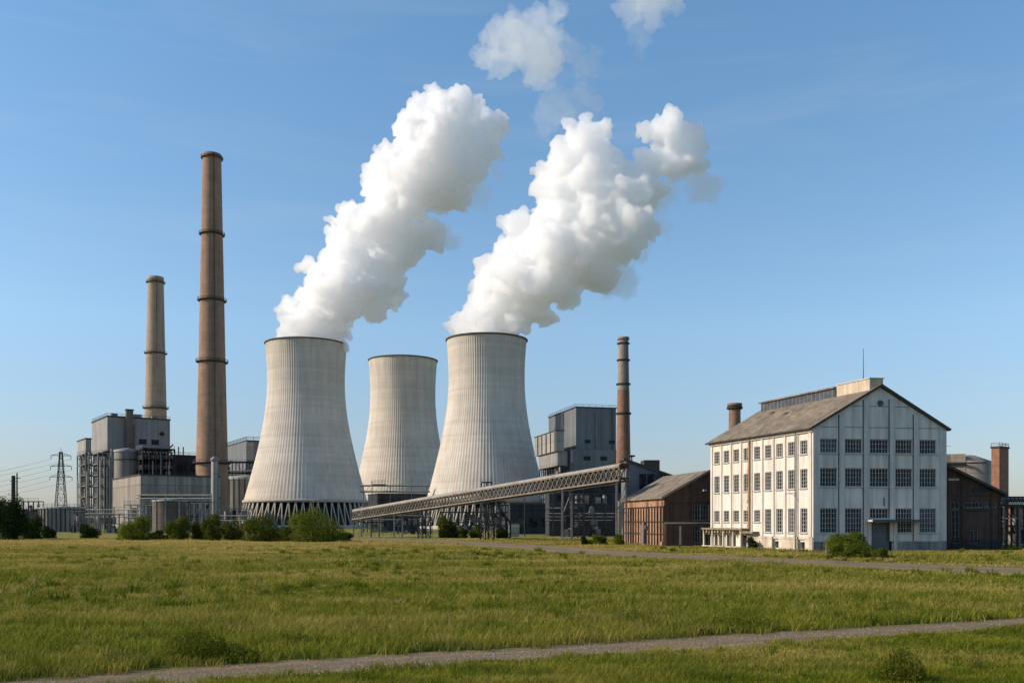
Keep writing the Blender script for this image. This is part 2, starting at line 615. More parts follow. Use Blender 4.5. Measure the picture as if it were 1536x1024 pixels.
PATH = catmull([(-40, 4.0), (-24, 11.2), (-12.5, 18.0), (-6.2, 21.9), (0, 24.5), (7.8, 28.0), (17.7, 32.4), (32, 39)], 14)
PATH_W = 2.6
ROAD = catmull([(-34, 196), (-17, 172), (-1, 140), (9.5, 108), (25.5, 80), (39, 62.5), (62, 34)], 16)
ROAD_W = 10.5


def ribbon(name, line, w, mat, z, seed):
    mb = MB()
    n = len(line)
    tan = np.gradient(line, axis=0)
    tan /= np.linalg.norm(tan, axis=1)[:, None]
    nor = np.stack([-tan[:, 1], tan[:, 0]], 1)
    L = np.concatenate([[0], np.cumsum(np.linalg.norm(np.diff(line, axis=0), axis=1))])
    k = 9
    vs_, uvs = [], []
    for i in range(n):
        jl, jr = (vnoise(L[i:i + 1] * .6 + seed, np.array([3.3]))[0] - .5), (vnoise(L[i:i + 1] * .6 + seed, np.array([9.1]))[0] - .5)
        for j in range(k):
            a = j / (k - 1)
            off = (a - .5) * w + (jl * (1 - a) + jr * a) * w * .16
            p = line[i] + nor[i] * off
            vs_.append((p[0], p[1], z))
            uvs.append((a, L[i]))
    mb.add(vs_, [(i * k + j, i * k + j + 1, (i + 1) * k + j + 1, (i + 1) * k + j)[::-1] for i in range(n - 1) for j in range(k - 1)])
    o = mb.build(name, mat)
    uvl = o.data.uv_layers.new(name='UVMap')
    for lp in o.data.loops:
        uvl.data[lp.index].uv = uvs[lp.vertex_index]
    return tag(o, kind='structure')


ribbon('path', PATH, PATH_W, gravel_mat('path_gravel', (.17, .108, .055), (.54, .37, .205), .35), .004, 4.0)
ribbon('road', ROAD, ROAD_W, gravel_mat('road_gravel', (.21, .14, .078), (.47, .33, .195), .25), .004, 40.0)


def dist_to(line, x, y):
    d = np.full(x.shape, 1e9)
    for a, b in zip(line[:-1], line[1:]):
        ab = b - a
        L2 = (ab ** 2).sum()
        t = np.clip(((x - a[0]) * ab[0] + (y - a[1]) * ab[1]) / L2, 0, 1)
        d = np.minimum(d, np.hypot(x - a[0] - t * ab[0], y - a[1] - t * ab[1]))
    return d


# ------------------------------------------------------------------ grass
def grass_mat(name, straw):
    t = NT(name)
    ge = t.n('NewGeometry')
    co = ge.outputs['Position']
    at = t.n('Attribute', attribute_name='tint')
    g = grass_color(t, co)
    g = t.mix(t.rng(at.outputs['Fac'], .55, 1, 0, straw), g, (.48, .35, .13))
    g = t.scale(g, t.rng(at.outputs['Fac'], 0, 1, .8, 1.25))
    d = t.n('BsdfDiffuse')
    tr = t.n('BsdfTranslucent')
    t.l(g, d.inputs[0])
    t.l(g, tr.inputs[0])
    ms = t.n('MixShader')
    ms.inputs[0].default_value = .4
    t.l(d.outputs[0], ms.inputs[1])
    t.l(tr.outputs[0], ms.inputs[2])
    t.l(ms.outputs[0], t.out.inputs['Surface'])
    return t.m


def blades(name, n, d0, d1, hfun, mat, seed, keep, wk=.00040, p=.5):
    rs = np.random.RandomState(seed)
    uu = rs.rand(n)
    d = (d0 ** (1 - p) + uu * (d1 ** (1 - p) - d0 ** (1 - p))) ** (1 / (1 - p))
    x = (rs.rand(n) * 2 - 1) * (d * .62 + 3)
    y = d
    # tufts: pull blades together
    tx, ty = np.round(x / .35 + rs.randn(n) * .25) * .35, np.round(y / .35 + rs.randn(n) * .25) * .35
    pull = rs.rand(n) * .55
    x, y = x * (1 - pull) + tx * pull, y * (1 - pull) + ty * pull
    m = keep(x, y, rs)
    x, y, d = x[m], y[m], d[m]
    n = len(x)
    h = hfun(x, y) * (.55 + .75 * rs.rand(n))
    w = np.maximum(.005, wk * d) * (.7 + .6 * rs.rand(n))
    az = rs.rand(n) * 2 * np.pi
    la = rs.rand(n) * 2 * np.pi
    lean = h * (.2 + .85 * rs.rand(n))
    lx, ly = np.cos(la) * lean + h * .12, np.sin(la) * lean
    wx, wy = np.cos(az) * w, np.sin(az) * w
    V = np.zeros((n, 5, 3), np.float32)
    V[:, 0] = np.stack([x - wx, y - wy, np.zeros(n) - .02], 1)
    V[:, 1] = np.stack([x + wx, y + wy, np.zeros(n) - .02], 1)
    V[:, 2] = np.stack([x + wx * .8 + lx * .35, y + wy * .8 + ly * .35, h * .6], 1)
    V[:, 3] = np.stack([x - wx * .8 + lx * .35, y - wy * .8 + ly * .35, h * .6], 1)
    V[:, 4] = np.stack([x + lx, y + ly, h], 1)
    k = np.arange(n)[:, None] * 5
    loops = np.concatenate([k + 0, k + 1, k + 2, k + 3, k + 3, k + 2, k + 4], 1).ravel()
    st = np.stack([np.arange(n) * 7, np.arange(n) * 7 + 4], 1).ravel()
    tot = np.tile([4, 3], n)
    tint = np.repeat(rs.rand(n), 5)
    return tag(np_mesh(name, V.reshape(-1, 3), loops, st, tot, mat, tint), kind='stuff')


def keep_common(x, y, rs):
    wob = (vnoise(x * 1.3, y * 1.3) - .5) * .9
    a = dist_to(PATH, x, y) > PATH_W / 2 - .12 + wob * .9 + .5 * (vnoise(x * 3.1 + 9, y * 3.1) - .5) + .25 * rs.randn(len(x)) * (rs.rand(len(x)) < .35)
    b = dist_to(ROAD, x, y) > ROAD_W / 2 + wob * 2
    return a & b


PX, PY = PATH[:, 0], PATH[:, 1]


def beyond_path(x, y):
    return y > np.interp(x, PX, PY)


def h_meadow(x, y):
    big = vnoise(x * .07 + 11, y * .12 + 5)
    sm = vnoise(x * .45, y * .45)
    tuft = vnoise(x * 1.1 + 31, y * 1.1 + 7)
    h = .12 + .17 * big + .16 * sm ** 2 + .42 * np.clip(tuft - .62, 0, 1) / .38 * np.clip(vnoise(x * .16, y * .16 + 60) - .3, 0, 1) * 1.6
    h = np.where(y > 165, h * .75, h)
    h = np.where(dist_to(ROAD, x, y) < ROAD_W / 2 + 3, h * .45, h)
    return h


def h_lawn(x, y):
    return .06 + .12 * vnoise(x * .35 + 50, y * .35) + .10 * vnoise(x * 1.4, y * 1.4) ** 2


tag(blades('meadow_grass', 850000, 18.0, 190, h_meadow, grass_mat('meadow_blades', .42), 1,
           lambda x, y, rs: keep_common(x, y, rs) & beyond_path(x, y)),
    'tall green and straw meadow grass between gravel path and factory', 'grass')
tag(blades('lawn_grass', 400000, 17.0, 38, h_lawn, grass_mat('lawn_blades', .2), 2,
           lambda x, y, rs: keep_common(x, y, rs) & ~beyond_path(x, y), .00038),
    'short green grass on the near side of the gravel path', 'grass')


def tufts(n, seed, d0, d1, hmin, hmax, label, mat, side, per=46):
    rs = np.random.RandomState(seed)
    d = (d0 ** .4 + rs.rand(n) * (d1 ** .4 - d0 ** .4)) ** 2.5
    x = (rs.rand(n) * 2 - 1) * (d * .62 + 3)
    dens = vnoise(x * .09 + 70, d * .13 + 20)
    m = keep_common(x, d, rs) & (rs.rand(n) < np.clip((dens - .35) * 2.4, 0.05, 1)) & (beyond_path(x, d) == side) & (dist_to(PATH, x, d) > PATH_W / 2 + .25)
    x, d = x[m], d[m]
    n = len(x)
    H = hmin + (hmax - hmin) * rs.rand(n) ** 2
    cx_, cy_, ch, cd = (np.repeat(q, per) for q in (x, d, H, d))
    N = len(cx_)
    a, q = rs.rand(N) * 2 * np.pi, np.sqrt(rs.rand(N))
    rad = .10 + ch * .28
    ox, oy = np.cos(a) * q, np.sin(a) * q
    bx, by = cx_ + ox * rad, cy_ + oy * rad
    h = ch * (1 - .45 * q) * (.6 + .5 * rs.rand(N))
    w = np.maximum(.005, .00042 * cd) * (.7 + .6 * rs.rand(N))
    az = rs.rand(N) * 2 * np.pi
    wx, wy = np.cos(az) * w, np.sin(az) * w
    lx, ly = ox * h * .55 + h * (.1 + .2 * rs.randn(N)), oy * h * .55 + h * .2 * rs.randn(N)
    V = np.zeros((N, 5, 3), np.float32)
    V[:, 0] = np.stack([bx - wx, by - wy, np.zeros(N) - .02], 1)
    V[:, 1] = np.stack([bx + wx, by + wy, np.zeros(N) - .02], 1)
    V[:, 2] = np.stack([bx + wx * .8 + lx * .35, by + wy * .8 + ly * .35, h * .62], 1)
    V[:, 3] = np.stack([bx - wx * .8 + lx * .35, by - wy * .8 + ly * .35, h * .62], 1)
    V[:, 4] = np.stack([bx + lx, by + ly, h], 1)
    k = np.arange(N)[:, None] * 5
    loops = np.concatenate([k + 0, k + 1, k + 2, k + 3, k + 3, k + 2, k + 4], 1).ravel()
    st = np.stack([np.arange(N) * 7, np.arange(N) * 7 + 4], 1).ravel()
    tag(np_mesh('tussock_grass', V.reshape(-1, 3), loops, st, np.tile([4, 3], N), mat, np.repeat(np.clip(np.repeat(rs.rand(n), per) * .7 + rs.rand(N) * .3, 0, 1), 5)), label, 'grass', kind='stuff')


def tuft_mat(name, a, b):
    t = NT(name)
    at = t.n('Attribute', attribute_name='tint')
    g = t.mix(at.outputs['Fac'], a, b)
    d = t.n('BsdfDiffuse')
    tr = t.n('BsdfTranslucent')
    t.l(g, d.inputs[0])
    t.l(g, tr.inputs[0])
    ms = t.n('MixShader')
    ms.inputs[0].default_value = .35
    t.l(d.outputs[0], ms.inputs[1])
    t.l(tr.outputs[0], ms.inputs[2])
    t.l(ms.outputs[0], t.out.inputs['Surface'])
    return t.m


tufts(2600, 31, 19, 120, .32, .85, 'darker green tussocks standing above the meadow grass', tuft_mat('tussock_green', (.060, .090, .009), (.175, .195, .02)), True)
tufts(2300, 32, 21, 150, .34, .66, 'dry straw tussocks with pale seed heads scattered through the meadow', tuft_mat('tussock_straw', (.20, .18, .045), (.46, .34, .14)), True, 24)
tufts(900, 33, 17, 36, .16, .38, 'small dark green tussocks on the short lawn by the path', tuft_mat('tussock_lawn', (.05, .095, .010), (.16, .21, .022)), False)


def stones():
    rs = np.random.RandomState(5)
    n = 9000
    i = rs.randint(20, len(PATH) - 2, n)
    t = rs.rand(n)
    p = PATH[i] * (1 - t[:, None]) + PATH[i + 1] * t[:, None] + rs.randn(n, 2) * (PATH_W * .27)
    r = .008 + .022 * rs.rand(n) ** 3
    base = np.array([(1, 0, 0), (0, 1, 0), (-1, 0, 0), (0, -1, 0), (0, 0, .8), (0, 0, -.4)])
    V = base[None] * r[:, None, None] * (.7 + .6 * rs.rand(n, 6, 1))
    V[:, :, 0] += p[:, 0:1]
    V[:, :, 1] += p[:, 1:2]
    V[:, :, 2] += .006
    f = np.array([(0, 1, 4), (1, 2, 4), (2, 3, 4), (3, 0, 4)])
    loops = (f[None] + np.arange(n)[:, None, None] * 6).ravel()
    tag(np_mesh('gravel', V.reshape(-1, 3), loops, np.arange(n * 4) * 3, np.full(n * 4, 3), surf('loose_stones', (.30, .245, .19), var=.6, vs=9)),
        'loose grey stones scattered over the gravel path', 'gravel', kind='stuff')


stones()

# ------------------------------------------------------------------ bushes, trees, weeds
LEAF = [foliage_mat('leaf_bright', (.050, .078, .009), (.175, .20, .024)),
        foliage_mat('leaf_olive', (.040, .060, .010), (.125, .140, .020)),
        foliage_mat('leaf_dark', (.016, .032, .010), (.045, .068, .018), .25),
        foliage_mat('weed_leaf', (.085, .105, .012), (.19, .195, .026))]


def bush_lobes(rs, m):
    c = np.zeros((m, 3))
    cr = np.zeros(m)
    c[0], cr[0] = (0, 0, .36), .52
    for i in range(1, m):
        a = i * 2.4 + rs.rand() * .8
        f = i / (m - 1)
        el = .05 + 1.25 * ((i * .618) % 1)
        R_ = .50 + .10 * rs.rand()
        c[i] = (np.cos(a) * np.cos(el) * R_, np.sin(a) * np.cos(el) * R_, (.10 if i % 3 == 0 else .20) + np.sin(el) * (.05 if i % 3 == 0 else .56) * (.85 + .3 * rs.rand()))
        cr[i] = .15 + .17 * rs.rand() * (1.2 - f * .4)
    return c, cr


def leaf_cloud(name, parent, mat, seed, w, h, depth, n, leaf, clumps=26, z0=.0, shape='bush'):
    rs = np.random.RandomState(seed)
    n = int(n * 3.2)
    c = rs.randn(clumps, 3)
    c /= np.linalg.norm(c, axis=1)[:, None]
    c[:, 2] = np.abs(c[:, 2]) * .95 - .12
    rad = .35 + .5 * rs.rand(clumps)
    c *= rad[:, None]
    c[:, 0] *= .62
    c[:, 1] *= .62
    cr = .24 + .20 * rs.rand(clumps)
    if shape == 'bush':
        c, cr = bush_lobes(rs, clumps)
    if shape == 'tree':
        c[:, 2] = .15 + .75 * rs.rand(clumps)
        prof = np.sin(np.clip((c[:, 2] + .1) / 1.1, 0, 1) * np.pi) ** .6
        c[:, 0] *= .5 + prof * .9
        c[:, 1] *= .5 + prof * .9
        cr *= .8
    k = rs.randint(0, clumps, n)
    dr = rs.randn(n, 3)
    dr /= np.linalg.norm(dr, axis=1)[:, None]
    rr = rs.rand(n) ** .45
    if shape == 'bush':
        rr = .80 + .26 * rs.rand(n) ** 1.5
        rr = np.where(rs.rand(n) < .12, rs.rand(n), rr)
        k = rs.choice(clumps, n, p=cr ** 2 / (cr ** 2).sum())
    p = c[k] + dr * (cr[k] * rr)[:, None]
    q = np.percentile(np.abs(p), 98, axis=0)
    p[:, 0] *= w / 2 / q[0]
    p[:, 1] *= depth / 2 / q[1]
    p[:, 2] = np.where(p[:, 2] < 0, -p[:, 2] * .7, p[:, 2])
    p[:, 2] = p[:, 2] * h / np.percentile(p[:, 2], 98) + z0
    if shape == 'bush':
        wob = vnoise(p[:, 0] * 2.2 + seed, p[:, 2] * 2.2 + p[:, 1])
        p *= (.93 + .14 * wob)[:, None]
    nrm = dr + rs.randn(n, 3) * .45 + np.array([0, 0, .2])
    nrm /= np.linalg.norm(nrm, axis=1)[:, None]
    t1 = np.cross(nrm, rs.randn(n, 3))
    t1 /= np.linalg.norm(t1, axis=1)[:, None]
    t2 = np.cross(nrm, t1)
    s = leaf * (.45 + .8 * rs.rand(n))[:, None]
    V = np.stack([p - t1 * s, p + t2 * s * .55, p + t1 * s, p - t2 * s * .55], 1)
    V[:, :, 2] = np.maximum(V[:, :, 2], .02)
    tint = np.repeat(np.clip(rs.rand(n) * .6 + .4 * rs.rand(clumps)[k], 0, 1), 4)
    return np_mesh(name, V.reshape(-1, 3), np.arange(n * 4), np.arange(n) * 4, np.full(n, 4), mat, tint, parent=parent)


def stems(parent, h, w, seed, n=6, r=.05, name='stem'):
    rnd = random.Random(seed)
    mb = MB()
    for i in range(n):
        a = rnd.random() * 6.28
        q = Vector((math.cos(a) * w * .25 * rnd.random(), math.sin(a) * w * .25 * rnd.random(), h * (.55 + .25 * rnd.random())))
        mid = q * .5 + Vector((rnd.uniform(-.1, .1) * w, rnd.uniform(-.1, .1) * w, 0)) * .5
        b0 = Vector((math.cos(a) * .1, math.sin(a) * .1, 0))
        mb.tube(b0, mid, r, 6, r * .75)
        mb.tube(mid, q, r * .75, 6, r * .3)
    return mb.build(name, 'bark', parent)


def bush(px, base_y, wpx, top_y, label, seed, leafm=0, n=2600, name='bush', cat='bush', group='bushes along the meadow edge', d=None):
    d = d or (CAM_H * F / (base_y - HY))
    h = Z(top_y, d)
    w = wpx / F * d
    t = thing(name, label, cat, (X(px, d), d, 0), random.Random(seed).random() * 6, group)
    stems(t, h, w, seed, 5, .02 + .008 * h)
    leaf_cloud('foliage', t, LEAF[leafm], seed, w, h, w * .9, n, max(.035, .00078 * d), clumps=26)
    return t


def tree(px, base_y, wpx, top_y, label, seed, leafm, n=3500, d=None, group=None):
    d = d or (CAM_H * F / (base_y - HY))
    h = Z(top_y, d)
    w = wpx / F * d
    t = thing('tree', label, 'tree', (X(px, d), d, 0), 0, group)
    mb = MB()
    mb.tube((0, 0, 0), (.1, 0, h * .45), .16, 8, .11)
    mb.tube((.1, 0, h * .45), (0, .1, h * .8), .11, 8, .04)
    rnd = random.Random(seed)
    for i in range(7):
        a = rnd.random() * 6.28
        z0 = h * rnd.uniform(.25, .6)
        mb.tube((.05, 0, z0), (math.cos(a) * w * .35, math.sin(a) * w * .35, z0 + h * rnd.uniform(.1, .25)), .06, 6, .02)
    mb.build('trunk', 'bark', t)
    leaf_cloud('crown', t, LEAF[leafm], seed, w, h, w, n, .17, clumps=30, shape='tree')
    return t


# ------------------------------------------------------------------ cooling towers
T_PROF = [(517, 59.3), (524, 58.6), (544, 57), (565, 56.2), (590, 56.4), (620, 59.3), (650, 64.3), (680, 71), (700, 76), (725, 82.6), (753, 90.3)]


def tower_profile(rs=1.0, hs=1.0):
    pts = [(Z(a, 540) * hs, b / F * 540 * rs) for a, b in T_PROF][::-1]
    zs = np.linspace(pts[0][0], pts[-1][0], 46)
    rr = np.interp(zs, [p[0] for p in pts], [p[1] for p in pts])
    for _ in range(6):
        rr[1:-1] = (rr[:-2] + rr[1:-1] * 2 + rr[2:]) / 4
    return list(zip(rr, zs))


def cooling_tower(x, y, label, rs=1.0, hs=1.0, columns=True):
    t = thing('cooling_tower', label, 'cooling tower', (x, y, 0), 0, 'concrete cooling towers')
    prof = tower_profile(rs, hs)
    z0, z1 = prof[0][1], prof[-1][1]
    ribs, seg = 104, 4
    n = ribs * seg
    amp = (.0, .09, .22, .09)
    MB().lathe(prof, n, cap=False, rfun=lambda i, z: amp[i % seg]).build('shell', 'shell', t)
    MB().lathe([(r - .9, z) for r, z in prof[::3]][::-1], 96, cap=False).build('shell_lining', 'rim', t)
    r1 = prof[-1][0]
    MB().lathe([(r1 - .95, z1 - .4), (r1 + .4, z1 - .5), (r1 + .8, z1 - .25), (r1 + .8, z1 + .2), (r1 - .95, z1 + .2), (r1 - .95, z1 - .4)], 128, cap=False).build('rim_walkway', 'rim', t)
    r0 = prof[0][0]
    MB().lathe([(r0 - .9, z0 - .6), (r0 + .8, z0 - .6), (r0 + .8, z0 + .8), (r0 + .3, z0 + 1.2)], 128, cap=False).build('ring_beam', 'col_conc', t)
    MB().lathe([(r0 * .86, 0), (r0 * .86, z0 + 1.0)], 72, cap=True).build('fill_pack', 'fill', t)
    MB().lathe([(r0 + 6.5, 0), (r0 + 6.5, 1.6), (r0 + 5.9, 1.6), (r0 + 5.9, .5)], 96, cap=False).build('basin_wall', 'col_conc', t)
    if columns:
        N = 56
        src = None
        for k in range(N):
            for sgn in (-1, 1):
                a0 = 2 * math.pi * k / N
                if math.sin(a0) > .35:
                    continue
                if src is None or sgn not in src:
                    src = src or {}
                    mb = MB()
                    da = math.pi / N * .92 * sgn
                    rb = r0 + 4.2
                    mb.bar((rb * math.cos(da * .12), rb * math.sin(da * .12), 0), (r0 * math.cos(da), r0 * math.sin(da), z0 - .5), .55, .6)
                    src[sgn] = mb.build('support_column', 'col_conc', t, (0, 0, 0), a0)
                else:
                    instance(src[sgn], 'support_column', t, (0, 0, 0), a0)
    return t


cooling_tower(X(459.5, 540), 540, 'pale ribbed concrete cooling tower with slanted base columns above the bushes')
cooling_tower(X(730, 465), 465, 'pale ribbed concrete cooling tower behind the sloping conveyor, steam pouring out', .862, .885)
cooling_tower(X(604.5, 620), 620, 'smaller looking cooling tower with no steam, between the two steaming towers', .977, 1.042)

# ------------------------------------------------------------------ steam
def steam_mat(name, dens, cover):
    t = NT(name)
    if cover > 0:
        d = t.n('BsdfDiffuse')
        d.inputs[0].default_value = (.93, .93, .93, 1)
        tl = t.n('BsdfTranslucent')
        tl.inputs[0].default_value = (.93, .93, .93, 1)
        m1 = t.n('MixShader')
        m1.inputs[0].default_value = .5
        t.l(d.outputs[0], m1.inputs[1])
        t.l(tl.outputs[0], m1.inputs[2])
        tp = t.n('BsdfTransparent')
        m2 = t.n('MixShader')
        m2.inputs[0].default_value = cover
        t.l(tp.outputs[0], m2.inputs[1])
        t.l(m1.outputs[0], m2.inputs[2])
        t.l(m2.outputs[0], t.out.inputs['Surface'])
    v = t.n('VolumePrincipled')
    v.inputs['Color'].default_value = (.999, .999, .999, 1)
    v.inputs['Density'].default_value = dens
    v.inputs['Anisotropy'].default_value = .72
    t.l(v.outputs[0], t.out.inputs['Volume'])
    t.m.cycles.homogeneous_volume = True
    return t.m


def ico(sub):
    import bmesh
    bm = bmesh.new()
    bmesh.ops.create_icosphere(bm, subdivisions=sub, radius=1)
    v = np.array([q.co[:] for q in bm.verts])
    f = np.array([[q.index for q in t.verts] for t in bm.faces])
    bm.free()
    return v, f


ICO = {2: ico(2), 3: ico(3)}


def plume(name, label, puffs, d, dens, cover, seed, voxel=.7, kids=16, amp=1.0, clip=None, cat='steam'):
    """puffs: x, y, radius measured on the photograph's steam detail; built as a lumpy closed volume at distance d"""
    rnd = random.Random(seed)
    k = 1 / 1.97
    Vs, Fs, cnt = [], [], 0

    def ball(c, r, sub):
        nonlocal cnt
        bv, bf = ICO[sub]
        Vs.append(bv * r + np.array(c))
        Fs.append(bf + cnt)
        cnt += len(bv)
    for (cx_, cy_, r) in puffs:
        rr = r * k / F * d
        c = P(380 + cx_ * k, cy_ * k, d)
        c.y += rnd.uniform(-.55, .55) * rr
        ball(c, rr * .74, 3)
        for i in range(kids):
            v = Vector((rnd.gauss(0, 1), rnd.gauss(0, 1), rnd.gauss(0, 1))).normalized()
            q = rr * rnd.uniform(.24, .52)
            c2 = c + v * (rr * 1.02 - q * .72)
            ball(c2, q, 2)
            for j in range(3):
                v2 = (v + Vector((rnd.gauss(0, 1), rnd.gauss(0, 1), rnd.gauss(0, 1))) * .6).normalized()
                ball(c2 + v2 * q * .8, q * rnd.uniform(.3, .5), 2)
    Vs, Fs = np.concatenate(Vs), np.concatenate(Fs)
    tmp = np_mesh('tmp', Vs, Fs.ravel(), np.arange(len(Fs)) * 3, np.full(len(Fs), 3), MAT['void'])
    me = tmp.data
    bpy.data.objects.remove(tmp)
    def remesh(me_, vox, smooth):
        ob = bpy.data.objects.new('tmp', me_)
        COL.objects.link(ob)
        md = ob.modifiers.new('r', 'REMESH')
        md.mode = 'VOXEL'
        md.voxel_size = vox
        if smooth:
            sm = ob.modifiers.new('s', 'SMOOTH')
            sm.iterations = smooth
            sm.factor = .5
        dg = bpy.context.evaluated_depsgraph_get()
        out = bpy.data.meshes.new_from_object(ob.evaluated_get(dg), depsgraph=dg)
        bpy.data.objects.remove(ob)
        bpy.data.meshes.remove(me_)
        return out

    def coords(m):
        n = len(m.vertices)
        co = np.empty(n * 3, np.float32)
        no = np.empty(n * 3, np.float32)
        m.vertices.foreach_get('co', co)
        m.vertices.foreach_get('normal', no)
        return co.reshape(-1, 3), no.reshape(-1, 3)
    new = remesh(me, voxel * 1.25, 2)
    off = Vector((seed * 13.7, 0, 0))
    for octs in (((.055, 3.4), (.11, 3.6)), ((.22, 2.2), (.5, 1.1)), ((1.1, .55),)):
        co, no = coords(new)
        disp = np.empty(len(co), np.float32)
        for i, q in enumerate(co.tolist()):
            p = Vector(q) + off
            disp[i] = sum(am * (2.6 * abs(mnoise.noise(p * fr)) - .55) for fr, am in octs) * amp
        new.vertices.foreach_set('co', np.ascontiguousarray(co + no * disp[:, None], np.float32).ravel())
        new.update()
        new = remesh(new, voxel, 0)
    co, no = coords(new)
    base = co.mean(axis=0)
    base[2] = co[:, 2].min()
    co = co - base
    new.vertices.foreach_set('co', np.ascontiguousarray(co, np.float32).ravel())
    new.polygons.foreach_set('use_smooth', np.ones(len(new.polygons), dtype=bool))
    new.update()
    new.name = name
    new.materials.clear()
    new.materials.append(steam_mat(name + '_vapour', dens, cover))
    o = bpy.data.objects.new(name, new)
    COL.objects.link(o)
    o.location = [float(q) for q in base]
    tag(o, label, cat)
    return o


DENS = .6
PL1 = [(110, 1010, 36), (160, 1015, 58), (215, 1015, 40), (180, 950, 66), (238, 965, 48), (150, 930, 46), (230, 880, 88), (190, 822, 50), (300, 840, 92), (350, 885, 50),
       (350, 800, 96), (270, 760, 66), (386, 752, 76), (272, 685, 50), (290, 650, 50), (360, 680, 88), (432, 690, 80), (512, 690, 36),
       (440, 600, 86), (378, 525, 62), (405, 465, 46), (495, 515, 92), (548, 560, 68), (590, 540, 64), (470, 410, 55), (540, 420, 88),
       (612, 455, 84), (648, 395, 76), (535, 330, 48), (600, 340, 70), (662, 325, 32), (698, 368, 42), (655, 500, 36)]
PL2 = [(618, 1004, 28), (622, 985, 30), (650, 965, 42), (648, 925, 34), (645, 1005, 34), (690, 1012, 50), (740, 1012, 42), (690, 940, 58), (745, 900, 68), (772, 958, 44), (835, 918, 56), (690, 830, 42), (740, 780, 52), (800, 820, 98),
       (880, 850, 75), (870, 760, 98), (795, 690, 46), (850, 690, 68), (920, 720, 105), (960, 795, 55), (1000, 760, 85), (930, 635, 85),
       (1020, 660, 105), (1080, 680, 82), (870, 552, 42), (920, 520, 72), (912, 470, 46), (980, 450, 78), (1005, 408, 40), (1000, 560, 105),
       (1078, 550, 58), (1100, 610, 80), (1145, 570, 60), (1172, 490, 44), (1182, 402, 34), (1238, 395, 48), (1288, 415, 44), (1258, 465, 52), (1300, 475, 36)]
PL3 = [(690, 168, 44), (742, 118, 54), (764, 68, 22), (830, 95, 74), (872, 52, 34), (840, 172, 64), (890, 130, 44), (780, 172, 48), (715, 195, 26)]
plume('steam_plume', 'dense white steam column leaning from the tower with slanted base columns', PL1, 540, DENS, .10, 1)
plume('steam_plume', 'dense white steam column forking at its top, from the tower behind the conveyor', PL2, 465, DENS, .10, 12)
plume('steam_cloud', 'detached ragged white steam cloud drifting above the two steam columns', PL3, 545, .095, .02, 3, amp=1.2)
plume('steam_wisp', 'thin grey steam wisp hanging under the detached steam cloud', [(900, 330, 48), (850, 350, 36), (950, 310, 48), (1000, 300, 32), (960, 180, 48), (1000, 165, 30)], 545, .038, .01, 4, 1.0, amp=1.3)
plume('steam_cloud', 'steam cloud cut off by the top edge of the picture', [(1140, 5, 46), (1190, 15, 44), (1230, -10, 40), (1110, 20, 26), (1180, -30, 60)], 545, .07, .02, 5, amp=1.1)
plume('steam_wisp', 'faint steam wisp trailing below the cloud at the picture top', [(1150, 80, 30), (1165, 120, 26), (1135, 160, 18)], 545, .03, .01, 6, 1.0, amp=1.2)
plume('steam_wisp', 'thin shaded steam wisp curling down from the forked steam column', [(1340, 545, 34), (1355, 585, 22), (1315, 515, 26)], 465, .12, .01, 7, .8, amp=.9)
plume('steam_wisp', 'ragged thin steam fringe under the forked steam column', [(1100, 735, 50), (1075, 790, 36), (1150, 665, 42), (1180, 605, 38), (1010, 825, 34), (1090, 820, 22), (1050, 850, 16)], 465, .09, .01, 8, .8, amp=1.1)
plume('steam_wisp', 'small lone steam shred floating beside the forked steam column', [(1222, 680, 16), (1216, 705, 12)], 465, .07, .01, 9, .8, amp=.7)
plume('steam_wisp', 'thin steam fringe on the shaded flank of the straight steam column', [(655, 570, 42), (560, 700, 40), (715, 400, 36), (700, 480, 34)], 540, .09, .01, 10, .8, amp=1.1)


# ------------------------------------------------------------------ chimneys
def chimney(x, y, label, prof, mats, bands, group='factory chimneys', ladder=True, top_lip=.25, n=40):
    """prof: (z, r) from the ground up; mats: (z0, z1, material); bands: heights of the walkways"""
    t = thing('chimney', label, 'chimney', (x, y, 0), 0, group)
    zs, rs_ = [p[0] for p in prof], [p[1] for p in prof]
    rad = lambda z: float(np.interp(z, zs, rs_))
    for z0, z1, m in mats:
        zz = np.linspace(z0, z1, 14)
        MB().lathe([(rad(z), float(z)) for z in zz], n, cap=False).build('shaft', m, t)
    zt = zs[-1]
    rt = rs_[-1]
    MB().lathe([(rt, zt - rt * .55), (rt + top_lip, zt - rt * .5), (rt + top_lip, zt), (rt * .75, zt), (rt * .75, zt - rt * 3)], n, cap=True).build('crown_ring', mats[-1][2], t)
    for z in bands:
        r = rad(z)
        w = max(.28, r * .2)
        mb = MB()
        mb.lathe([(r, z - w * .5), (r + w, z - w * .2), (r + w, z), (r, z)], n, cap=False)
        for i in range(16):
            a = 2 * math.pi * i / 16
            mb.bar(((r + w) * math.cos(a), (r + w) * math.sin(a), z), ((r + w) * math.cos(a), (r + w) * math.sin(a), z + w * .8), w * .1)
        for q in (.4, .8):
            mb.lathe([(r + w - .06, z + w * q - .06), (r + w + .06, z + w * q - .06), (r + w + .06, z + w * q + .06), (r + w - .06, z + w * q + .06), (r + w - .06, z + w * q - .06)], n, cap=False)
        mb.build('walkway', 'dark_band', t)
    if ladder:
        mb = MB()
        a = R(-62)
        for sg in (-.02, .02):
            mb.bar(((rad(0) + .3) * math.cos(a + sg), (rad(0) + .3) * math.sin(a + sg), 0), ((rt + .3) * math.cos(a + sg), (rt + .3) * math.sin(a + sg), zt), .12)
        mb.build('ladder', 'dark_band', t)
    return t


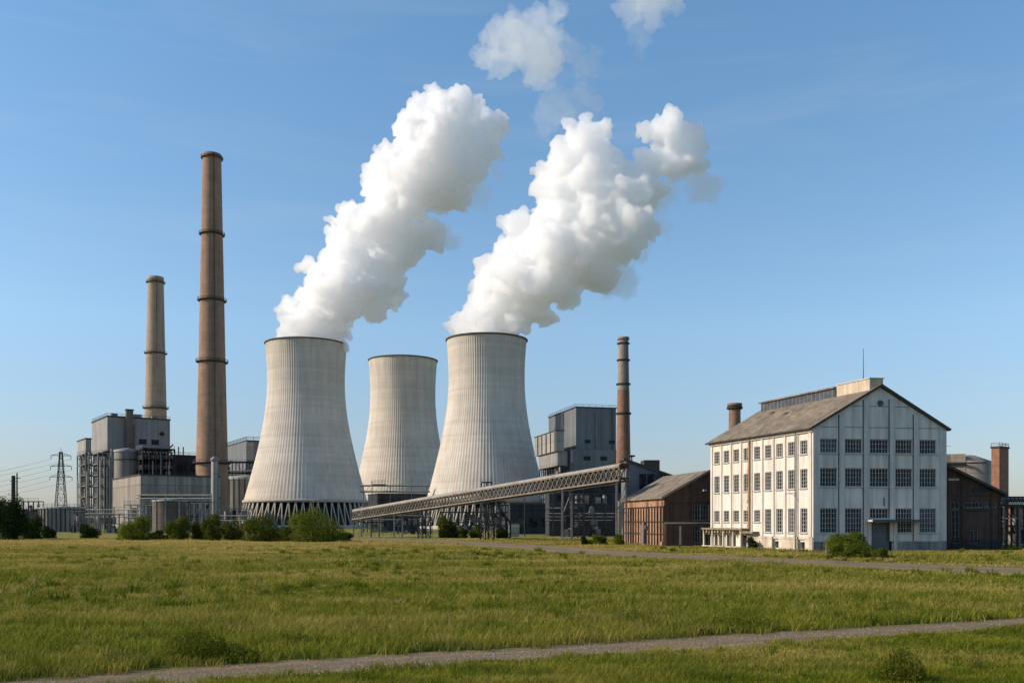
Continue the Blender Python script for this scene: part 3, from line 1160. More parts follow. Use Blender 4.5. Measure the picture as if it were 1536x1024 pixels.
d = 412
chimney(X(318, d), d, 'tallest chimney, slender brown brick with dark walkway rings, above the low panel building',
        [(0, 26 / F * d), (Z(715, d), 23.5 / F * d), (Z(543, d), 19.5 / F * d), (Z(352, d), 15.6 / F * d), (Z(233, d), 13.3 / F * d)], [(0, Z(232, d), 'brick_chim')],
        [Z(y, d) for y in (238, 352, 451, 543, 694)])
d = 700
chimney(X(233.5, d), d, 'tan brick chimney rising behind the grey boiler house roof',
        [(0, 17.2 / F * d), (Z(628, d), 15.8 / F * d), (Z(530, d), 13.6 / F * d), (Z(416, d), 11.2 / F * d)], [(0, Z(416, d), 'brick_chim2')],
        [Z(y, d) for y in (424, 530, 612)])
d = 240
chimney(X(935, d), d, 'thin two tone chimney, grey above red brown brick, behind the upper conveyor end',
        [(0, 1.95), (Z(690, d), 1.85), (Z(600, d), 1.6), (Z(506, d), 1.28)], [(0, Z(585, d), 'red_chim'), (Z(585, d), Z(506, d), 'grey_chim')],
        [Z(y, d) for y in (516, 541, 577, 621)], n=28)
d = 150
chimney(X(1102, d), d, 'short round brick chimney standing behind the white factory roof',
        [(0, 1.05), (Z(605, d), .92)], [(0, Z(605, d), 'red_chim')], [Z(613, d)], n=28, ladder=False)


# ------------------------------------------------------------------ block buildings
def block(name, label, cpx, dd, th, pxl, pxr, ytop, mat, ybot=None, cat='building', group=None, roof=True, base=0.0):
    """a clad block on its own footing; returns thing, depth a, width b, height"""
    loc, a, b = fit(cpx, dd, th, pxl, pxr)
    t = thing(name, label, cat, loc, th, group)
    z1 = Z(ytop, dd)
    MB().box(0, b, 0, a, base, z1).build('wall', mat, t)
    if roof:
        MB().box(-.25, b + .25, -.25, a + .25, z1 + .003, z1 + .55).build('roof', 'roof_dark', t)
    return t, a, b, z1


def rail(mb, pts, h=1.1, step=3.0, w=.07):
    for p, q in zip(pts[:-1], pts[1:]):
        p, q = Vector(p), Vector(q)
        L = (q - p).length
        n = max(1, int(L / step))
        for i in range(n + 1):
            c = p.lerp(q, i / n)
            mb.bar(c, c + Vector((0, 0, h)), w)
        for f in (.55, 1):
            mb.bar(p + Vector((0, 0, h * f)), q + Vector((0, 0, h * f)), w)


def steel_frame(t, x0, x1, y0, y1, z0, z1, nx, ny, nz, w, mat='dark_steel', seed=0, brace=.5, plat=True, rails=True, equip=0):
    rnd = random.Random(seed)
    mb = MB()
    xs = np.linspace(x0, x1, nx + 1)
    ys = np.linspace(y0, y1, ny + 1)
    zs = np.linspace(z0, z1, nz + 1)
    for x in xs:
        for y in ys:
            mb.bar((x, y, z0), (x, y, z1), w)
    for z in zs[1:]:
        for y in ys:
            mb.bar((x0, y, z), (x1, y, z), w * .8)
        for x in xs:
            mb.bar((x, y0, z), (x, y1, z), w * .8)
    for i in range(nx):
        for j in range(nz):
            if rnd.random() < brace:
                a, b = (xs[i], xs[i + 1]) if rnd.random() < .5 else (xs[i + 1], xs[i])
                mb.bar((a, y0, zs[j]), (b, y0, zs[j + 1]), w * .5)
    for i in range(ny):
        for j in range(nz):
            if rnd.random() < brace:
                mb.bar((x0, ys[i], zs[j]), (x0, ys[i + 1], zs[j + 1]), w * .5)
    mb.build('frame', mat, t)
    if plat:
        for z in zs[1:]:
            MB().box(x0, x1, y0, y1, z + w * .45, z + w * .45 + .12).build('platform', 'dark_steel', t)
    if rails:
        rb = MB()
        for z in zs[1:]:
            rail(rb, [(x0, y1, z + w * .5), (x0, y0, z + w * .5), (x1, y0, z + w * .5)], 1.2, 3.5, max(.08, w * .22))
        rb.build('railing', 'grey_steel', t)
    for k in range(equip):
        j = rnd.randrange(nz)
        zf = zs[j] + w * .5 + .13 if j else z0
        hh = (zs[1] - zs[0]) * rnd.uniform(.45, .85)
        cx_, cy_ = rnd.uniform(x0 + .15 * (x1 - x0), x1 - .15 * (x1 - x0)), rnd.uniform(y0 + .2 * (y1 - y0), y1 - .3 * (y1 - y0))
        r = min((x1 - x0) / nx * .3, hh * .5) * rnd.uniform(.7, 1.1)
        m = rnd.choice(['tank', 'grey_steel', 'clad_grey', 'dark_steel'])
        if rnd.random() < .5:
            MB().lathe([(r, zf), (r, zf + hh * .85), (r * .6, zf + hh)], 18, cx_, cy_).build('vessel', m, t)
        else:
            MB().box(cx_ - r * 1.1, cx_ + r * 1.1, cy_ - r, cy_ + r, zf, zf + hh).build('equipment_box', m, t)


def pipes(t, runs, r, mat='pale_steel', name='pipe'):
    for pts in runs:
        MB().pipe(pts, r, 8).build(name, mat, t)


TH = R(35)
# boiler house, cantilevered upper block on a lower block
loc, a, b = fit(161, 450, TH, 138, 255)
t = thing('boiler_house', 'tall grey clad boiler house with square vent duct, beside the brown chimney', 'power station building', loc, TH)
zt, zm = Z(624.5, 450), Z(676, 450)
MB().box(0, b, 0, a, zm, zt).build('upper_block', 'clad_grey', t)
MB().box(-.3, b + .3, -.3, a + .3, zt + .003, zt + .6).build('roof', 'roof_dark', t)
MB().box(1.0, b + 9, 10, a, 0, zm - .003).build('lower_block', 'clad_dark', t)
MB().box(8.2, 11.4, -2.2, -.003, zm, Z(613.5, 450)).build('vent_duct', 'duct', t)
MB().box(7.9, 11.7, -2.5, -.0, Z(613.5, 450) + .003, Z(613.5, 450) + .5).build('duct_cap', 'roof_dark', t)
MB().lathe([(1.0, 0), (1.0, .5), (.6, .7)], 16).build('wall_fan', 'dark_steel', t, (b * .865, -.4, Z(646, 450)), 0).rotation_euler = (R(90), 0, 0)
rb = MB()
rail(rb, [(0, a, zt + .6), (0, 0, zt + .6), (b, 0, zt + .6)], 1.2, 3, .1)
rb.build('railing', 'dark_steel', t)
for k in range(5):
    x = 2 + k * (b + 4) / 4
    MB().box(x, x + 2.2, 9.4, 9.997, 14 + (k % 2) * 6, 17 + (k % 2) * 6).build('window', 'pane', t)

for k in range(2):
    MB().box(14.5 + k * 6, 18 + k * 6, -.2, -.003, zm + 4, zm + 6.5).build('louvre', 'fill', t)
for x, y, w_, h_ in ((3, 6, 3, 1.8), (14, 9, 4, 2.4), (22, 5, 2.2, 1.5)):
    MB().box(x, x + w_, y, y + w_, zt + .603, zt + .6 + h_).build('roof_unit', 'clad_grey', t)
MB().tube((b * .42, -.4, zm + .5), (b * .42, -.4, zt - 3), .25).build('pipe', 'grey_steel', t)

# small block on the frame tower
loc, a, b = fit(128.5, 440, TH, 116, 137)
t = thing('frame_tower', 'open steel process tower with a small clad cabin on top beside the boiler house', 'steel structure', loc, TH)
zc = Z(678, 440)
MB().box(0, b, 0, a, zc, Z(658, 440)).build('cabin', 'clad_light', t)
MB().box(-.25, b + .25, -.25, a + .25, Z(658, 440) + .003, Z(658, 440) + .5).build('cabin_roof', 'roof_dark', t)
steel_frame(t, 0, b * 1.0, 0, a, 0, zc - .4, 2, 2, 7, .55, 'grey_steel', 3, .4, rails=True, equip=6)
pipes(t, [[(b * .5, -.6, 0), (b * .5, -.6, zc)], [(b * .2, -.7, 4), (b * .2, -.7, zc - 9)], [(-.7, a * .4, 0), (-.7, a * .4, zc - 3)], [(-.7, a * .75, 2), (-.7, a * .75, zc - 12)]], .32)

loc, a, b = fit(147, 432, TH, 134, 168)
t = thing('process_frame', 'open steel floors with pale vertical pipes under the boiler house overhang', 'steel structure', loc, TH)
steel_frame(t, 0, b, 0, a, 0, Z(679, 432), 3, 2, 7, .5, 'grey_steel', 11, .35, equip=9)
pipes(t, [[(b * f, -.7, 0), (b * f, -.7, Z(y, 432))] for f, y in ((.15, 690), (.42, 684), (.62, 700), (.8, 680))], .36)
pipes(t, [[(b * .95, -1.6, 0), (b * .95, -1.6, Z(672, 432))]], .7, 'grey_steel', 'riser_pipe')

# silo in front of the boiler house
d = 415
t = thing('silo', 'round stained steel silo standing against the boiler house', 'silo', (X(190, d), d, 0))
r = 17.5 / F * d
MB().lathe([(r, 0), (r, Z(675, d))], 40).build('shell', 'tank', t)
MB().lathe([(r + .25, Z(675, d) - 1), (r + .25, Z(675, d)), (r * .2, Z(672, d))], 40).build('roof', 'clad_grey', t)
rb = MB()
rb.lathe([(r + .02, Z(690, d)), (r + .3, Z(690, d)), (r + .3, Z(689, d)), (r + .02, Z(689, d))], 40, cap=False)
rb.build('hoop', 'dark_steel', t)

# machinery frame and dark turbine block
loc, a, b = fit(214, 405, TH, 204, 262)
t = thing('process_frame', 'dark steel machinery frame with platforms between the silo and brown chimney', 'steel structure', loc, TH)
steel_frame(t, 0, b, 0, a, 0, Z(672, 405), 5, 2, 8, .5, 'dark_steel', 21, .5, equip=16)
MB().box(.5, b - .5, a + .5, a + 6, 0, Z(676, 405)).build('back_wall', 'clad_dark', t)
pipes(t, [[(b * f, -.5, 0), (b * f, -.5, Z(y, 405))] for f, y in ((.3, 690), (.55, 680), (.8, 695))], .28, 'grey_steel')
MB().bar((b * .8, 0, Z(672, 405)), (b * .95, 0, Z(664, 405)), .5).build('crane_jib', 'dark_steel', t)

t, a, b, z1 = block('turbine_hall', 'dark cladded hall with low roof pipes beside the brown chimney base', 258, 425, TH, 246, 296, 683, 'clad_dark', cat='power station building')
pipes(t, [[(4, 4, z1 + .5), (4, 4, z1 + 4.5)], [(b - 5, 5, z1 + .5), (b - 5, 5, Z(668, 425))]], .35, 'grey_steel', 'vent_pipe')
rb = MB()
rail(rb, [(0, a, z1 + .55), (0, 0, z1 + .55), (b, 0, z1 + .55)], 1.2, 3, .12)
rb.build('railing', 'dark_steel', t)
for k in range(4):
    MB().box(2.5 + k * 6, 6.0 + k * 6, -.25, -.003, z1 - 7, z1 - 3.5).build('window', 'pane', t)

# low panel building
loc, a, b = fit(211, 345, TH, 169, 330)
t = thing('panel_building', 'low concrete panel building below the brown chimney, sunlit end wall', 'power station building', loc, TH)
z1 = Z(712.5, 345)
MB().box(0, b, 0, a, 0, z1).build('wall', 'panel_conc', t)
MB().box(-.25, b + .25, -.25, a + .25, z1 + .003, z1 + .5).build('roof', 'roof_dark', t)
MB().box(-.12, b, -.12, -.003, z1 - 8.2, z1 - 7.6).build('string_course', 'dark_band', t)
for k in range(1, 6):
    MB().box(b * k / 6 - .2, b * k / 6 + .2, -.2, -.003, 0, z1 - .003).build('pilaster', 'grey_steel', t)
for k in range(7):
    MB().box(2 + k * b / 7.2, 4.6 + k * b / 7.2, -.15, -.004, 3, 6.2).build('window', 'pane', t)

# blocks beyond the brown chimney
TH2 = R(30)
loc, a, b = fit(370, 640, TH2, 336, 420)
t = thing('rooftop_block', 'dark plant block with roof railing between brown chimney and cooling tower', 'power station building', loc, TH2)
z1 = Z(661, 640)
MB().box(0, b, 0, a, 0, z1).build('wall', 'clad_blue', t)
MB().box(-.3, b + .3, -.3, a + .3, z1 + .003, z1 + .7).build('roof', 'roof_dark', t)
MB().box(-.6, 5.0, -.6, -.003, Z(690, 640), z1 - 1).build('stair_shaft', 'clad_light', t)
rb = MB()
rail(rb, [(0, a, z1 + .7), (0, 0, z1 + .7), (b, 0, z1 + .7)], 2.2, 4, .25)
rb.build('railing', 'dark_steel', t)
for k in range(3):
    MB().box(8 + k * 7, 10 + k * 7, -.3, -.003, Z(702, 640), Z(697, 640)).build('window', 'pane_lit', t)
d = 610
t = thing('process_frame', 'dark pipe frame in front of the plant block left of the cooling tower', 'steel structure', (X(322, d), d, 0), R(6))
t['label'] = 'dark pipe frame below the railed plant block beside the cooling tower'
steel_frame(t, 0, 27, 0, 12, 0, Z(692, d), 6, 1, 6, .55, 'dark_steel', 31, .4, equip=10)
pipes(t, [[(-2, -1, Z(y, d)), (29, -1, Z(y, d))] for y in (706, 712, 722)], .5, 'grey_steel')
d = 585
t = thing('storage_tank', 'broad stained tank tucked against the cooling tower, beyond the vent stack', 'tank', (X(368, d), d, 0))
r = 32 / F * d
MB().lathe([(r, 0), (r, Z(716, d))], 48).build('shell', 'tank', t)
MB().lathe([(r + .3, Z(716, d) - 1.6), (r + .3, Z(716, d)), (0.1, Z(712, d))], 48).build('roof', 'clad_light', t)
mb = MB()
for i in range(24):
    a = 2 * math.pi * i / 24
    mb.bar((math.cos(a) * (r + .1), math.sin(a) * (r + .1), 0), (math.cos(a) * (r + .1), math.sin(a) * (r + .1), Z(717, d)), .5)
mb.build('stiffener', 'dark_steel', t)

d = 300
t = thing('vent_stack', 'slim pale steel vent stack with cap rising from the bushes', 'vent stack', (X(322, d), d, 0))
MB().lathe([(1.15, 0), (1.02, Z(692, d))], 20).build('shaft', 'clad_light', t)
MB().lathe([(1.02, Z(692, d) + .003), (1.35, Z(691, d)), (1.35, Z(688, d)), (.6, Z(684.5, d))], 20).build('cap', 'grey_steel', t)
MB().tube((1.25, -.3, 0), (1.25, -.3, Z(700, d)), .14).build('pipe', 'grey_steel', t)

# round tanks and pipe racks low on the plant
d = 325
t = thing('storage_tank', 'wide rust streaked storage tank with upright ribs beside the pylon', 'tank', (X(95, d), d, 0))
r = 35 / F * d
MB().lathe([(r, 0), (r, Z(761, d))], 48).build('shell', 'tank', t)
MB().lathe([(r + .2, Z(761, d) - .5), (r + .2, Z(761, d)), (.1, Z(758.5, d))], 48).build('roof', 'clad_grey', t)
mb = MB()
for i in range(36):
    a = 2 * math.pi * i / 36
    mb.bar((math.cos(a) * (r + .1), math.sin(a) * (r + .1), 0), (math.cos(a) * (r + .1), math.sin(a) * (r + .1), Z(761.5, d)), .28)
mb.build('stiffener', 'dark_steel', t)
rb = MB()
for i in range(14):
    a0, a1 = R(180 + i * 180 / 14), R(180 + (i + 1) * 180 / 14)
    rail(rb, [(math.cos(a0) * r, math.sin(a0) * r, Z(761, d)), (math.cos(a1) * r, math.sin(a1) * r, Z(761, d))], 1.2, 9, .09)
rb.build('railing', 'grey_steel', t)

d = 285
t = thing('storage_tank', 'upright round tank under the raised pale pipes', 'tank', (X(254, d), d, 0))
r = 24 / F * d
MB().lathe([(r, 0), (r, Z(750, d))], 40).build('shell', 'tank_brown', t)
MB().lathe([(r + .15, Z(750, d) - .4), (r + .15, Z(750, d)), (.1, Z(747.5, d))], 40).build('roof', 'clad_grey', t)
MB().bar((-r * .5, -r * .9, 0), (-r * .5, -r * .9, Z(750, d)), .3).build('ladder', 'pale_steel', t)


def pipe_rack(label, pts, zs, post_px, dd, r=.2, mat='pale_steel', posts_mat='grey_steel', depth=2.0, extra=()):
    """horizontal pipe run on posts; pts: px list along the run"""
    x0, x1 = X(pts[0], dd), X(pts[-1], dd)
    t = thing('pipe_rack', label, 'pipe rack', (x0, dd, 0))
    W = x1 - x0
    for z in zs:
        MB().tube((0, 0, z), (W, 0, z), r, 10).build('pipe', mat, t)
    mb = MB()
    zt = max(zs)
    n = max(2, int(W / 2.4))
    for i in range(n):
        mb.bar((W * i / n, .25, zs[0]), (W * (i + 1) / n, .25, zt) if i % 2 else (W * (i + .5) / n, .25, zt), .1)
    mb.build('lattice', posts_mat, t)
    for p, ztop in post_px:
        x = X(p, dd) - x0
        MB().bar((x, .55, 0), (x, .55, ztop), .3).build('post', posts_mat, t)
    return t


d = 278
pipe_rack('pale double pipe run on tall posts in front of the panel building', [205, 318], [Z(747, d), Z(742, d)],
          [(210, Z(747, d)), (247, Z(736, d)), (268, Z(736, d)), (302, Z(740, d)), (316, Z(740, d))], d, .16)
pipe_rack('low pale pipe run with rails between the ribbed tank and round tank', [128, 214], [Z(775, 290), Z(770, 290), Z(764, 290)],
          [(131, Z(755, 290)), (150, Z(764, 290)), (170, Z(760, 290)), (192, Z(764, 290)), (213, Z(752, 290))], 290, .14)
pipe_rack('low white railing and pipes at the foot of the cooling tower columns', [318, 380], [Z(780, 330), Z(773, 330)],
          [(320, Z(770, 330)), (333, Z(772, 330)), (346, Z(772, 330)), (360, Z(770, 330)), (378, Z(772, 330))], 330, .14)
t = thing('process_frame', 'low grey equipment frame between the pipe runs and the bushes', 'steel structure', (X(186, 300), 300, 0), 0)
steel_frame(t, 0, 9.5, 0, 5, 0, Z(757, 300), 4, 1, 2, .22, 'pale_steel', 41, .5, equip=8)
t = thing('process_frame', 'dark equipment frame beside the vent stack, under the panel building', 'steel structure', (X(275, 310), 310, 0), 0)
steel_frame(t, 0, 9.3, 0, 5, 0, Z(753, 310), 4, 1, 2, .28, 'dark_steel', 43, .5, equip=8)

t = thing('process_frame', 'pale thin pipe frame under the raised pipes beside the vent stack', 'steel structure', (X(284, 288), 288, 0), 0)
steel_frame(t, 0, 6.6, 0, 4, 0, Z(754, 288), 4, 1, 2, .16, 'pale_steel', 113, .5, equip=8)
t = thing('process_frame', 'pale thin pipe frame at the foot of the process tower', 'steel structure', (X(134, 285), 285, 0), 0)
steel_frame(t, 0, 9.0, 0, 4, 0, Z(772, 285), 6, 1, 2, .16, 'grey_steel', 115, .5, equip=12)
# far left pieces
t, a, b, z1 = block('pump_house', 'small grey plant building between the dark trees and ribbed tank', 36, 350, R(32), 29, 60, 765, 'clad_grey')
MB().box(1, 3, -.2, -.003, 0, 3).build('door', 'dark_steel', t)
MB().box(4.2, 6.2, -.2, -.003, 2, 4).build('window', 'pane', t)
t = thing('process_frame', 'thin rooftop lattice and pipes beside the two slim masts', 'steel structure', (X(27, 345), 345, 0), 0)
steel_frame(t, 0, 7.5, 0, 4, 0, Z(752, 345), 4, 1, 3, .22, 'dark_steel', 47, .6, equip=3)
for (px, top, w, lb) in ((20, 713, .62, 'thick dark mast beside a thin pole near the dark trees'), (25.5, 709, .22, 'thin pole beside the thick dark mast')):
    t = thing('mast', lb, 'mast', (X(px, 255), 255, 0))
    MB().tube((0, 0, 0), (0, 0, Z(top, 255)), w, 10, w * .8).build('shaft', 'dark_steel', t)
    MB().bar((-.9, 0, Z(top + 8, 255)), (.9, 0, Z(top + 8, 255)), .16).build('crossarm', 'dark_steel', t)


t = thing('mast', 'very thin mast standing before the slanted tower columns', 'mast', (X(470, 300), 300, 0))
MB().tube((0, 0, 0), (0, 0, Z(727, 300)), .14, 8, .07).build('shaft', 'grey_steel', t)
MB().bar((-.35, 0, Z(731, 300)), (.35, 0, Z(731, 300)), .08).build('crossarm', 'grey_steel', t)


# pylon
def pylon():
    d = 335
    t = thing('power_pylon', 'lattice steel power pylon with three crossarms', 'pylon', (X(91.5, d), d, 0), R(12))
    mb = MB()
    H = Z(674, d)
    lv = [0, 5, 9.5, 13.5, 17, 20, 22.5, 25, 27.2, H - .8]
    wd = lambda z: 1.9 * (1 - z / H) + .35
    c4 = [(-1, -1), (1, -1), (1, 1), (-1, 1)]
    for z0, z1 in zip(lv[:-1], lv[1:]):
        a, b = wd(z0), wd(z1)
        for i in range(4):
            p0, p1 = c4[i], c4[(i + 1) % 4]
            mb.bar((p0[0] * a, p0[1] * a, z0), (p0[0] * b, p0[1] * b, z1), .2)
            mb.bar((p0[0] * a, p0[1] * a, z0), (p1[0] * b, p1[1] * b, z1), .1)
            mb.bar((p1[0] * a, p1[1] * a, z0), (p0[0] * b, p0[1] * b, z1), .1)
            mb.bar((p0[0] * b, p0[1] * b, z1), (p1[0] * b, p1[1] * b, z1), .1)
    mb.bar((0, 0, H - .8), (0, 0, H + .6), .12)
    mb.build('tower_body', 'dark_steel', t)
    for z, hw in ((Z(683, d), 3.3), (Z(699, d), 3.5), (Z(715, d), 3.7)):
        ab = MB()
        for sg in (-1, 1):
            ab.bar((0, -.4, z), (sg * hw, 0, z), .16)
            ab.bar((0, .4, z), (sg * hw, 0, z), .16)
            ab.bar((0, 0, z + 1.1), (sg * hw, 0, z), .12)
            for f in (.35, .65):
                ab.bar((sg * hw * f, 0, z), (sg * hw * f, 0, z + 1.1 * (1 - f)), .08)
            ab.bar((sg * hw, 0, z), (sg * hw, 0, z - 1.3), .16)
        ab.build('crossarm', 'dark_steel', t)
        for sg in (-1, 1):
            pts = []
            for i in range(13):
                f = i / 12
                pts.append((sg * hw - 150 * f, 60 * f, z - 1.3 - 26 * f * (1 - f) * 1.2 - f * 6))
            MB().pipe(pts, .035, 4).build('power_line', 'dark_steel', t)
    return t


pylon()

# ------------------------------------------------------------------ middle of the plant
d = 450
pipe_rack('long pipe bridge crossing in front of the steamless cooling tower', [540, 645], [Z(737, d), Z(728, d)],
          [(545, Z(726, d)), (558, Z(722, d)), (585, Z(728, d)), (617, Z(716, d)), (640, Z(728, d))], d, .42, 'grey_steel')
t = thing('access_platform', 'railed steel platform standing on the pipe bridge', 'platform', (X(558, 449), 448.5, Z(728, 450) + .45))
mb = MB()
mb.box(0, 6.5, -1, 1.5, 0, .25)
mb.build('deck', 'dark_steel', t)
rb = MB()
rail(rb, [(0, -1, .25), (6.5, -1, .25)], 1.7, 1.6, .14)
rb.build('railing', 'dark_steel', t)
t, a, b, z1 = block('pump_hall', 'dark blue grey pump hall under the pipe bridge', 566, 470, R(22), 552, 650, 741, 'clad_dark')
for k in range(6):
    MB().box(2 + k * 4.4, 4.6 + k * 4.4, -.2, -.003, z1 - 6, z1 - 2.2).build('window', 'pane', t)
t = thing('process_frame', 'dark crowded pipe frame at the lower end of the conveyor', 'steel structure', (X(545, 300), 300, 0), 0)
steel_frame(t, 0, 18, 0, 8, 0, Z(768, 300), 6, 1, 2, .3, 'dark_steel', 51, .5, equip=14)
pipes(t, [[(-2, -.6, Z(y, 300)), (19, -.6, Z(y, 300))] for y in (773, 779)], .16, 'grey_steel')
t, a, b, z1 = block('switch_house', 'low dark switch house behind the conveyor posts', 575, 320, R(20), 560, 628, 776, 'clad_dark')
for k in range(4):
    MB().box(1 + k * 2.5, 2.4 + k * 2.5, -.15, -.003, 1.2, 3.0).build('window', 'pane', t)
t = thing('railing_fence', 'low grey pipe railing below the conveyor lower end', 'railing', (X(538, 218), 218, 0))
rb = MB()
rail(rb, [(0, 0, 0), (9.5, 0, 0)], 1.25, 1.6, .08)
rb.build('rails', 'grey_steel', t)

t = thing('process_frame', 'dense dark pipe tower under the middle of the conveyor', 'steel structure', (X(733, 200), 200, 0), 0)
steel_frame(t, 0, 3.6, 0, 4, 0, Z(752, 200), 3, 1, 3, .2, 'dark_steel', 61, .9, equip=6)
pipes(t, [[(3.8, .5, .0), (3.8, .5, 4.5), (2.0, .5, 6.6)], [(4.6, .8, 0), (4.6, .8, 3.4), (2.2, .8, 5.9)]], .22, 'dark_steel', 'chute')
t = thing('process_frame', 'tangle of grey pipes and vessels behind the conveyor bush', 'steel structure', (X(660, 290), 290, 0), 0)
steel_frame(t, 0, 14, 0, 6, 0, Z(768, 290), 5, 1, 2, .26, 'dark_steel', 67, .6, equip=12)
d = 330
t = thing('head_frame', 'small steel frame poking above the conveyor against the cooling tower', 'steel structure', (X(722, d), d, 0), 0)
steel_frame(t, 0, 3.7, 0, 3, 0, Z(723, d), 2, 1, 5, .3, 'dark_steel', 71, .8, equip=2)
d = 260
t, a, b, z1 = block('annex', 'low dark annex beside the pale shed, behind the conveyor', 765, d, R(12), 752, 826, 757, 'clad_dark')
for k in range(3):
    MB().box(2 + k * 3.6, 4.2 + k * 3.6, -.15, -.003, 2, 4.4).build('window', 'pane', t)
d = 215
t, a, b, z1 = block('metal_shed', 'small pale metal shed with two doors by the conveyor trestle', 765, d, R(6), 763.2, 779, 785, 'pale_steel')
for k in range(2):
    MB().box(.15 + k * 1.05, 1.05 + k * 1.05, -.06, -.003, .05, 2.2).build('door', 'clad_light', t)
for (px, dd, top, lb) in ((787, 225, 745, 'thin dark pole in front of the dark annex'), (842, 215, 752, 'thin dark pole left of the pale conveyor post')):
    t = thing('utility_pole', lb if 'left' not in lb else 'thin dark pole between the dark annex and pale conveyor post', 'pole', (X(px, dd), dd, 0))
    MB().tube((0, 0, 0), (0, 0, Z(top, dd)), .14, 8, .1).build('shaft', 'dark_steel', t)
    MB().bar((-.4, 0, Z(top + 3, dd)), (.4, 0, Z(top + 3, dd)), .09).build('crossarm', 'dark_steel', t)

t = thing('process_frame', 'dark low pipe frame between the switch house and the conveyor trestle', 'steel structure', (X(596, 265), 265, 0), 0)
steel_frame(t, 0, 9.5, 0, 4, 0, Z(776, 265), 5, 1, 2, .2, 'dark_steel', 101, .6, equip=12)
t = thing('process_frame', 'dark frame with vessels between the pipe tower and the dark annex', 'steel structure', (X(741, 240), 240, 0), 0)
steel_frame(t, 0, 3.6, 0, 4, 0, Z(757, 240), 2, 1, 4, .2, 'dark_steel', 103, .8, equip=8)
t = thing('process_frame', 'wide dark pipe frame in front of the works building', 'steel structure', (X(830, 216), 216, 0), 0)
steel_frame(t, 0, 14.5, 0, 3, 0, Z(740, 216), 6, 1, 4, .17, 'dark_steel', 105, .35, plat=False, rails=False, equip=14)
t = thing('process_frame', 'low white and grey pipe frame at the right of the vent stack', 'steel structure', (X(330, 335), 335, 0), 0)
t['label'] = 'low grey pipe frame between the vent stack and the tower columns'
steel_frame(t, 0, 10.5, 0, 4, 0, Z(763, 335), 5, 1, 2, .22, 'grey_steel', 107, .5, equip=10)
t = thing('process_frame', 'grey pipe frame standing before the ribbed tank', 'steel structure', (X(101, 295), 295, 0), 0)
steel_frame(t, 0, 7.5, 0, 3, 0, Z(766, 295), 4, 1, 2, .18, 'grey_steel', 109, .5, equip=6)
# right hand boiler house
TH3 = R(-6)
TH3 = R(14)
d = 400
loc, a, b = fit(864, d, TH3, 823, 924)
t = thing('boiler_house', 'large blue grey boiler house block beside the thin two tone chimney', 'power station building', loc, TH3)
zt = Z(611, d)
MB().box(0, b, 0, a, Z(674, d), zt).build('upper_block', 'clad_blue', t)
MB().box(-.3, b + .3, -.3, a + .3, zt + .003, zt + .5).build('roof', 'roof_dark', t)
MB().box(-.25, -.003, a * .42, a * .5, Z(674, d), zt - .1).build('joint_strip', 'dark_band', t)
MB().box(-3.2, b, -1.5, a - 1, 0, Z(674, d) - .003).build('lower_block', 'clad_blue', t)
rb = MB()
rail(rb, [(0, a, zt + .5), (0, 0, zt + .5), (b, 0, zt + .5)], 1.1, 3, .09)
rb.build('railing', 'dark_steel', t)
for k in range(3):
    MB().box(3 + k * 7.5, 6 + k * 7.5, -1.72, -1.503, Z(690, d), Z(684, d)).build('louvre', 'fill', t)
for k in range(2):
    MB().box(4 + k * 11, 6.5 + k * 11, -.2, -.003, Z(664, d), Z(659, d)).build('louvre', 'fill', t)
lb = MB()
for x in (b - 2.0, b - 1.4):
    lb.bar((x, -.25, Z(674, d)), (x, -.25, zt + 1), .08)
for i in range(30):
    z_ = Z(674, d) + (zt - Z(674, d)) * i / 30
    lb.bar((b - 2.0, -.25, z_), (b - 1.4, -.25, z_), .06)
lb.build('ladder', 'dark_steel', t)
MB().tube((b * .5, -.35, Z(674, d)), (b * .5, -.35, zt - 2), .3).build('pipe', 'grey_steel', t)
MB().box(-3.0, -1.9, -1.8, -1.503, Z(694, d), Z(675, d)).build('downpipe', 'clad_light', t)
loc, a, b = fit(834, 385, TH3, 802, 846)
t = thing('filter_house', 'stepped pale clad filter block between cooling tower and blue grey boiler house', 'power station building', loc, TH3)
MB().box(0, b, 0, a, Z(676, 385), Z(646, 385)).build('upper_block', 'clad_light', t)
MB().box(-.2, b + .2, -.2, a + .2, Z(646, 385) + .003, Z(646, 385) + .4).build('roof', 'roof_dark', t)
MB().box(1.0, b + 1.8, 1.2, a * .9, Z(698, 385), Z(676, 385) - .003).build('lower_block', 'clad_grey', t)
mb = MB()
for k in range(5):
    mb.box(-.35, -.003, a * (k + .1) / 5, a * (k + .16) / 5, Z(676, 385), Z(647, 385))
mb.build('wall_rib', 'dark_steel', t)
steel_frame(t, 1, b + 1, 1.2, a * .85, 0, Z(698.3, 385), 4, 2, 6, .4, 'dark_steel', 81, .4, equip=10)
pipes(t, [[(b * f, .4, 0), (b * f, .4, Z(y, 385))] for f, y in ((.2, 706), (.5, 700), (.7, 712))], .35, 'pale_steel')

